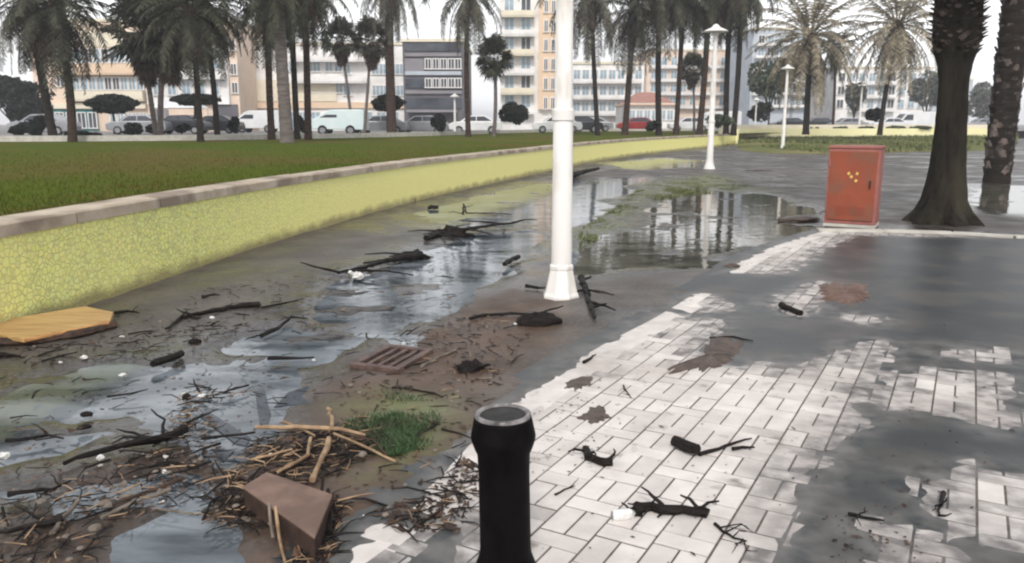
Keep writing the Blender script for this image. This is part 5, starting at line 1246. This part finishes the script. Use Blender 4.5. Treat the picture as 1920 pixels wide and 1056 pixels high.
litter('pebble_scatter', [(left_low, 60), (blockfoot, 26), (brown_soil, 40), (path_all, 50), (edge_d, 20), (white_line, 20)], 10, 'reed_grey', .012, 'pebble')

# individual pale bits
def pale(name, label, px, py, s, cat='litter', m='litter_white', seed=0, flat=.5, group='pale bits of litter'):
    rnd = random.Random(seed+int(px)); p = G(px, py); mb = MB(); n = 9; vs = []
    for lvl, (rr, zz) in enumerate(((.7, 0), (1, .35), (.75, .8), (.3, 1))):
        for k in range(n):
            a = 2*math.pi*k/n; r = s*.78*rr*rnd.uniform(.55, 1.35); vs.append((math.cos(a)*r*1.3, math.sin(a)*r, zz*s*flat*rnd.uniform(.8, 1.2)))
    fs = [(i*n+k, i*n+(k+1) % n, (i+1)*n+(k+1) % n, (i+1)*n+k) for i in range(3) for k in range(n)]+[tuple(3*n+k for k in range(n)), tuple(reversed(range(n)))]
    mb.add(vs, fs); o = mb.build(name, M[m]); o.location = (p.x, p.y, -0.004); return tag(o, label, cat, group)
pale('crumpled_paper', 'biggest white crumple of litter, at the end of the ragged dark branch', 670, 522, .07, seed=1, flat=1.0)
pale('crumpled_paper', 'small white scrap standing up beside the biggest white crumple', 657, 514, .035, seed=2, flat=1.2)
pale('white_pebble', 'white stone touching the left edge of the picture', 8, 857, .028, 'stone', seed=3, flat=1)
pale('white_pebble', 'round white stone below the long black branch', 188, 860, .022, 'stone', seed=4, flat=1)
pale('white_pebble', 'smaller grey white stone just under the round one', 186, 873, .016, 'stone', m='kerb', seed=5, flat=1)
pale('white_pebble', 'pinkish white stone above another at the twig heap', 312, 860, .022, 'stone', m='kerb', seed=6, flat=.9)
pale('white_pebble', 'lower of two pinkish stones right of the long black branch', 308, 886, .018, 'stone', m='litter_white', seed=7, flat=.9)
pale('paper_scrap', 'white scrap by the dark pebble at the puddle corner', 378, 744, .028, seed=8, flat=.7)
pale('paper_scrap', 'pale scrap just left of the white one at the puddle corner', 348, 738, .02, seed=9, m='kerb', flat=.7)
pale('paper_scrap', 'pale fleck lying on the silt left of the black log', 232, 704, .026, seed=10, flat=.7)
pale('paper_scrap', 'white fleck on the dark mud before the orange board', 158, 672, .03, seed=11, flat=.8)
pale('paper_scrap', 'small round white fleck lower left of the mud before the board', 113, 680, .014, seed=12, flat=.9)
pale('paper_scrap', 'long pale fleck on the silt right of the orange board', 228, 632, .024, seed=13, flat=.6)
pale('paper_scrap', 'white scrap at the front edge of the grass clump', 738, 838, .016, seed=14, flat=.8)
pale('paper_scrap', 'bright white fleck just behind the drain grate', 757, 646, .02, seed=15, flat=1)
pale('paper_scrap', 'tiny white fleck floating in the water left of the drain grate', 588, 676, .014, seed=16, flat=1)
pale('paper_scrap', 'white scrap in the debris left of the bollard', 828, 940, .018, seed=17, flat=.7)
pale('paper_scrap', 'small white fleck in the soil between the block and the bollard', 682, 968, .01, seed=18, flat=.9)
pale('paper_scrap', 'white fleck right of the reed pair at the lower left', 306, 942, .014, seed=19, flat=.8)
pale('paper_scrap', 'pale fleck alone on the silt beside the brown block', 380, 930, .011, seed=20, flat=.8)
pale('paper_scrap', 'pale fleck lying on the reed heap', 508, 854, .014, seed=21, flat=1)
pale('paper_scrap', 'small pale scrap under the long thin stick left of the stump', 966, 608, .018, seed=22, flat=.8)
pale('paper_scrap', 'pale fleck by the curved black branch below the wall', 398, 597, .03, seed=23, flat=.7)
# white tin
p = G(1166, 974); root = thing('tin_can', 'squashed white tin lying at the left end of the bushy black branch', 'can', (p.x, p.y, .02), .15)
mb = MB(); mb.tube([(-.04, 0, 0), (-.03, 0, 0), (.03, 0, .002), (.038, 0, 0)], [.021, .024, .023, .02], 16, squash=.8); mb.build('body', M['can'], root, smooth=False)
mb = MB(); mb.tube([(-.0435, 0, 0), (-.041, 0, 0)], .019, 16, squash=.8); mb.build('lid', M['rim'], root)

# brown stump
def lump(name, label, px, py, rx, ry, rz_, m, cat, seed=0, yaw=0.0, group=None, rough=.25):
    rnd = random.Random(seed); mb = MB(); n, lv = 18, 9; vs = []
    for i in range(lv):
        t = i/(lv-1); ph = -0.35+t*1.9
        for k in range(n):
            a = 2*math.pi*k/n; q = Vector((math.cos(a)*math.cos(ph), math.sin(a)*math.cos(ph), math.sin(ph))); f = 1+rough*mnoise.noise(q*2.2+Vector((seed, 0, 0)))+rough*.5*mnoise.noise(q*6+Vector((seed, 0, 0)))
            vs.append((q.x*rx*f, q.y*ry*f, q.z*rz_*f))
    mb.add(vs, [(i*n+k, i*n+(k+1) % n, (i+1)*n+(k+1) % n, (i+1)*n+k) for i in range(lv-1) for k in range(n)]+[tuple((lv-1)*n+k for k in range(n))])
    o = mb.build(name, M[m], smooth=True); p = G(px, py); o.location = (p.x, p.y, 0); o.rotation_euler[2] = yaw; return tag(o, label, cat, group)
lump('wood_stump', 'dark brown rounded stump lying below the near lamp post', 1008, 606, .19, .10, .085, 'wood_dark', 'stump', 3, .12, rough=.3)
lump('bark_lump', 'dark ragged lump of bark on the brown soil above the bollard', 884, 694, .10, .07, .05, 'wood_dark', 'bark', 5, .7, rough=.8)
lump('bark_lump', 'small dark lump at the foot of the wall beyond the puddle', 772, 378, .09, .07, .09, 'wood_dark', 'bark', 6, rough=.6)
lump('bark_lump', 'small dark lump on the path right of the one at the wall foot', 812, 390, .10, .06, .05, 'wood_dark', 'bark', 7, rough=.6)
lump('bark_lump', 'dark fist sized lump at the end of the ragged branch', 776, 482, .16, .10, .07, 'wood_dark', 'bark', 8, rough=.8)
lump('bark_lump', 'dark lump in the middle of the long forked branch', 848, 441, .24, .12, .10, 'wood_dark', 'bark', 9, rough=.8)
lump('mud_heap', 'dark low heap of mud on the path right of the second lamp post', 1422, 320, .5, .25, .03, 'mud', 'mud', 10, rough=.5)
lump('mud_heap', 'dark low heap of mud at the right bank of the flooded hollow', 1500, 412, .34, .22, .05, 'mud', 'mud', 11, rough=.5)
lump('mud_heap', 'small dark mud heap on the paving edge left of the bright far patch', 1372, 500, .10, .07, .03, 'mud', 'mud', 12, rough=.5)
lump('black_pebble', 'black pebble beside the white scrap at the puddle corner', 350, 746, .026, .024, .028, 'wood_dark', 'stone', 13, rough=.2)
lump('black_pebble', 'black pebble on the water left of the concrete block', 162, 778, .034, .02, .02, 'wood_dark', 'stone', 14, rough=.3)
lump('black_pebble', 'elongated black pebble below the other one in the left puddle', 158, 802, .036, .016, .018, 'wood_dark', 'stone', 15, .5, rough=.3)
lump('black_pebble', 'dark pebble on the silt above the black log', 366, 641, .05, .03, .025, 'wood_dark', 'stone', 16, rough=.3)
for i, (x, y, s_, t_) in enumerate(((640, 545, .30, 'upper'), (665, 575, .32, 'middle'), (592, 628, .22, 'lower'))):
    lump('mud_heap', t_+' of the smooth silt bars breaking the blue puddle', x, y, s_*1.0, s_*.45, .010, 'mud_grey', 'mud', 20+i, .3, rough=.9, group='silt bars in the puddle')
for o in list(C.objects):
    if o.get('group') == 'silt bars in the puddle': o.location.z = WATER_Z-0.003
# brown silt patches on the paving
def patch(label, pix, m, h=.012, seed=1, name='silt_patch', cat='silt'):
    pl = P(pix); cx = sum(p.x for p in pl)/len(pl); cy = sum(p.y for p in pl)/len(pl); rnd = random.Random(seed); ring = smooth_line([Vector((p.x, p.y)) for p in pl]+[Vector((pl[0].x, pl[0].y))], 14)[:-1]
    mb = MB(); n = len(ring); vs = []
    ring = [Vector((cx, cy))+(q-Vector((cx, cy)))*(0.9+0.45*mnoise.noise(Vector((q.x*9, q.y*9, seed)))+0.25*mnoise.noise(Vector((q.x*25, q.y*25, seed)))) for q in ring]
    jit = [rnd.uniform(-.05, .05) for _ in range(n)]
    for f, z in ((1, -.004), (.86, h*.55), (.55, h), (.2, h*.9)):
        for k, q in enumerate(ring): vs.append((q.x-cx if False else (q.x-cx)*(f+jit[k]), (q.y-cy)*(f+jit[k]), z+(rnd.uniform(-.2, .2)*h if z > 0 else 0)))
    mb.add(vs, [(i*n+k, i*n+(k+1) % n, (i+1)*n+(k+1) % n, (i+1)*n+k) for i in range(3) for k in range(n)]+[tuple(3*n+k for k in range(n))])
    o = mb.build(name, M[m], smooth=True); o.location = (cx, cy, 0.002); return tag(o, label, cat)
patch('reddish brown slab of silt on the paving beyond the short black stick', [(1542,532),(1600,532),(1632,545),(1625,562),(1600,575),(1555,568),(1538,556)], 'mud_red', .03, 1)
patch('dark brown silt heap at the upper end of the bare pale pavers', [(1322,648),(1345,628),(1390,640),(1385,668),(1350,688),(1290,704),(1255,692),(1310,676)], 'mud', .016, 2)
patch('small grey mud patch on the pavers right behind the bollard', [(1085,782),(1115,760),(1150,780),(1135,792),(1100,798)], 'mud', .004, 3)
patch('thin mud film on the pavers between the two branches', [(1055,720),(1085,706),(1112,712),(1100,728),(1065,738)], 'mud', .004, 4)

# orange board
bz = [G(-60, 620), G(-30, 606), G(168, 574), G(212, 584), G(208, 600), G(50, 634), G(-60, 640)]
bz = [G(-70, 612, .10), G(160, 574, .10), G(212, 585, .08), G(207, 600, .08), G(44, 634, .08), G(-10, 626, .08), G(-70, 628, .08)]
c0 = bz[0].copy(); c0.z = 0
root = thing('wooden_board', 'orange varnished board with clipped corner leaning at the foot of the mosaic wall', 'board', c0)
vs = [p-c0 for p in bz]; n = len(vs); mb = MB()
mb.add([(p.x, p.y, p.z) for p in vs]+[(p.x, p.y, p.z-.035) for p in vs], [tuple(reversed(range(n))), tuple(range(n, 2*n))]+[(i, (i+1) % n, n+(i+1) % n, n+i) for i in range(n)])
mb.build('panel', M['board'], root, bevel=.004)
mb = MB(); a, b = vs[4].lerp(vs[3], .02), vs[3].lerp(vs[4], .02); mb.tube([a+Vector((0, -.012, -.02)), b+Vector((0, -.012, -.02))], .014, 6); mb.build('edge_strip', M['board_edge'], root)
branch('driftwood_log', 'dark brown timber lying under the orange board', [(-40,652),(60,648),(150,634),(215,616)], .035, m='wood_brown', seed=40, cat='log', taper=False)

# concrete block
q = [G(454, 912, .10), G(590, 1008, .10), G(624, 926, .10), G(500, 884, .10)]
c0 = (q[0]+q[1]+q[2]+q[3])/4; c0.z = 0
root = thing('concrete_block', 'mud covered rectangular block with darker side below the reed heap', 'block', c0)
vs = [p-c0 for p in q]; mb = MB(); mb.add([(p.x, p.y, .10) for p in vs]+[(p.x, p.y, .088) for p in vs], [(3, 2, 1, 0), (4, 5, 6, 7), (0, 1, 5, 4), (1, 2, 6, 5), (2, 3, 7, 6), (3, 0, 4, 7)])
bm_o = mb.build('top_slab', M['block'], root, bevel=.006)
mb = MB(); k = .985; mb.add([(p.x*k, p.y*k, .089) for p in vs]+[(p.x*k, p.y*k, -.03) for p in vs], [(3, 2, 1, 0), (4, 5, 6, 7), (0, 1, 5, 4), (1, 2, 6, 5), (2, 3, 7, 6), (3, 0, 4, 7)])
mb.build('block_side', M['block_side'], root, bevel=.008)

# dark reflections in the near puddle, put in as thin coloured slabs
M['slab'] = mat('dark reflection colour', (0.035, 0.045, 0.06), 0.25, (0.02, 0.027, 0.037), 6)
for lab, px_ in (('dark painted reflection in the water left of the reed heap', [(372,772),(398,768),(470,812),(462,828),(440,824)]), ('narrow dark painted reflection right of the white scraps', [(478,726),(496,724),(508,770),(500,792),(486,786)]), ('pointed dark blue painted reflection between the reed heap and the drain grate', [(512,756),(540,728),(600,708),(645,700),(625,722),(580,748)]), ('small triangular dark painted reflection under the black end of the long stick', [(395,832),(440,836),(418,858)])):
    pl = P(px_); c_ = sum((p for p in pl), Vector())/len(pl); mb = MB(); mb.prism([(p.x-c_.x, p.y-c_.y) for p in pl], -.05, WATER_Z+.006); o = mb.build('painted_reflection', M['slab'], bevel=.006); o.location = (c_.x, c_.y, 0); tag(o, lab, 'stone', 'dark painted reflections in the puddle')
# drain grate
ga, gb, gc, gd = G(680, 688), G(760, 698), G(790, 660), G(716, 652)
c0 = (ga+gb+gc+gd)/4
root = thing('drain_grate', 'half silted drain grate with three slots between the puddle and the brown soil', 'drain grate', c0)
ex = ((gb-ga)+(gc-gd))/2; wdt = ex.length; ey = ((gd-ga)+(gc-gb))/2; dpt = ey.length; ang = math.atan2(ex.y, ex.x); root.rotation_euler[2] = ang
mb = MB(); fw = .05
for (x, y, sx, sy) in ((0, -dpt/2, wdt+fw, fw), (0, dpt/2, wdt+fw, fw), (-wdt/2, 0, fw, dpt-fw), (wdt/2, 0, fw, dpt-fw)): mb.box((x, y, .008), (sx, sy, .035))
mb.build('frame', M['iron_grate'], root, bevel=.005)
for i in range(3):
    mb = MB(); mb.box((-wdt/2+wdt*(i+1)/4, 0, .004), (.03, dpt-fw, .03)); mb.build('bar', M['iron_grate'], root, bevel=.003)
mb = MB(); mb.box((0, 0, -.02), (wdt-fw, dpt-fw, .03)); mb.build('pit', M['grate_hole'], root)

# ------------------------------------------------------------------ haze
hm = bpy.data.materials.new('haze'); hm.use_nodes = True; N = hm.node_tree.nodes; L = hm.node_tree.links
for n in list(N): N.remove(n)
pv = N.new('ShaderNodeVolumePrincipled'); pv.inputs['Color'].default_value = (0.95, 0.96, 1.0, 1); pv.inputs['Density'].default_value = 0.0010; pv.inputs['Anisotropy'].default_value = 0.0
ou = N.new('ShaderNodeOutputMaterial'); L.new(pv.outputs[0], ou.inputs['Volume'])
mb = MB(); mb.box((0, 1200, 15.5), (2200, 2700, 34)); hz = mb.build('haze', hm); tag(hz, kind='stuff')
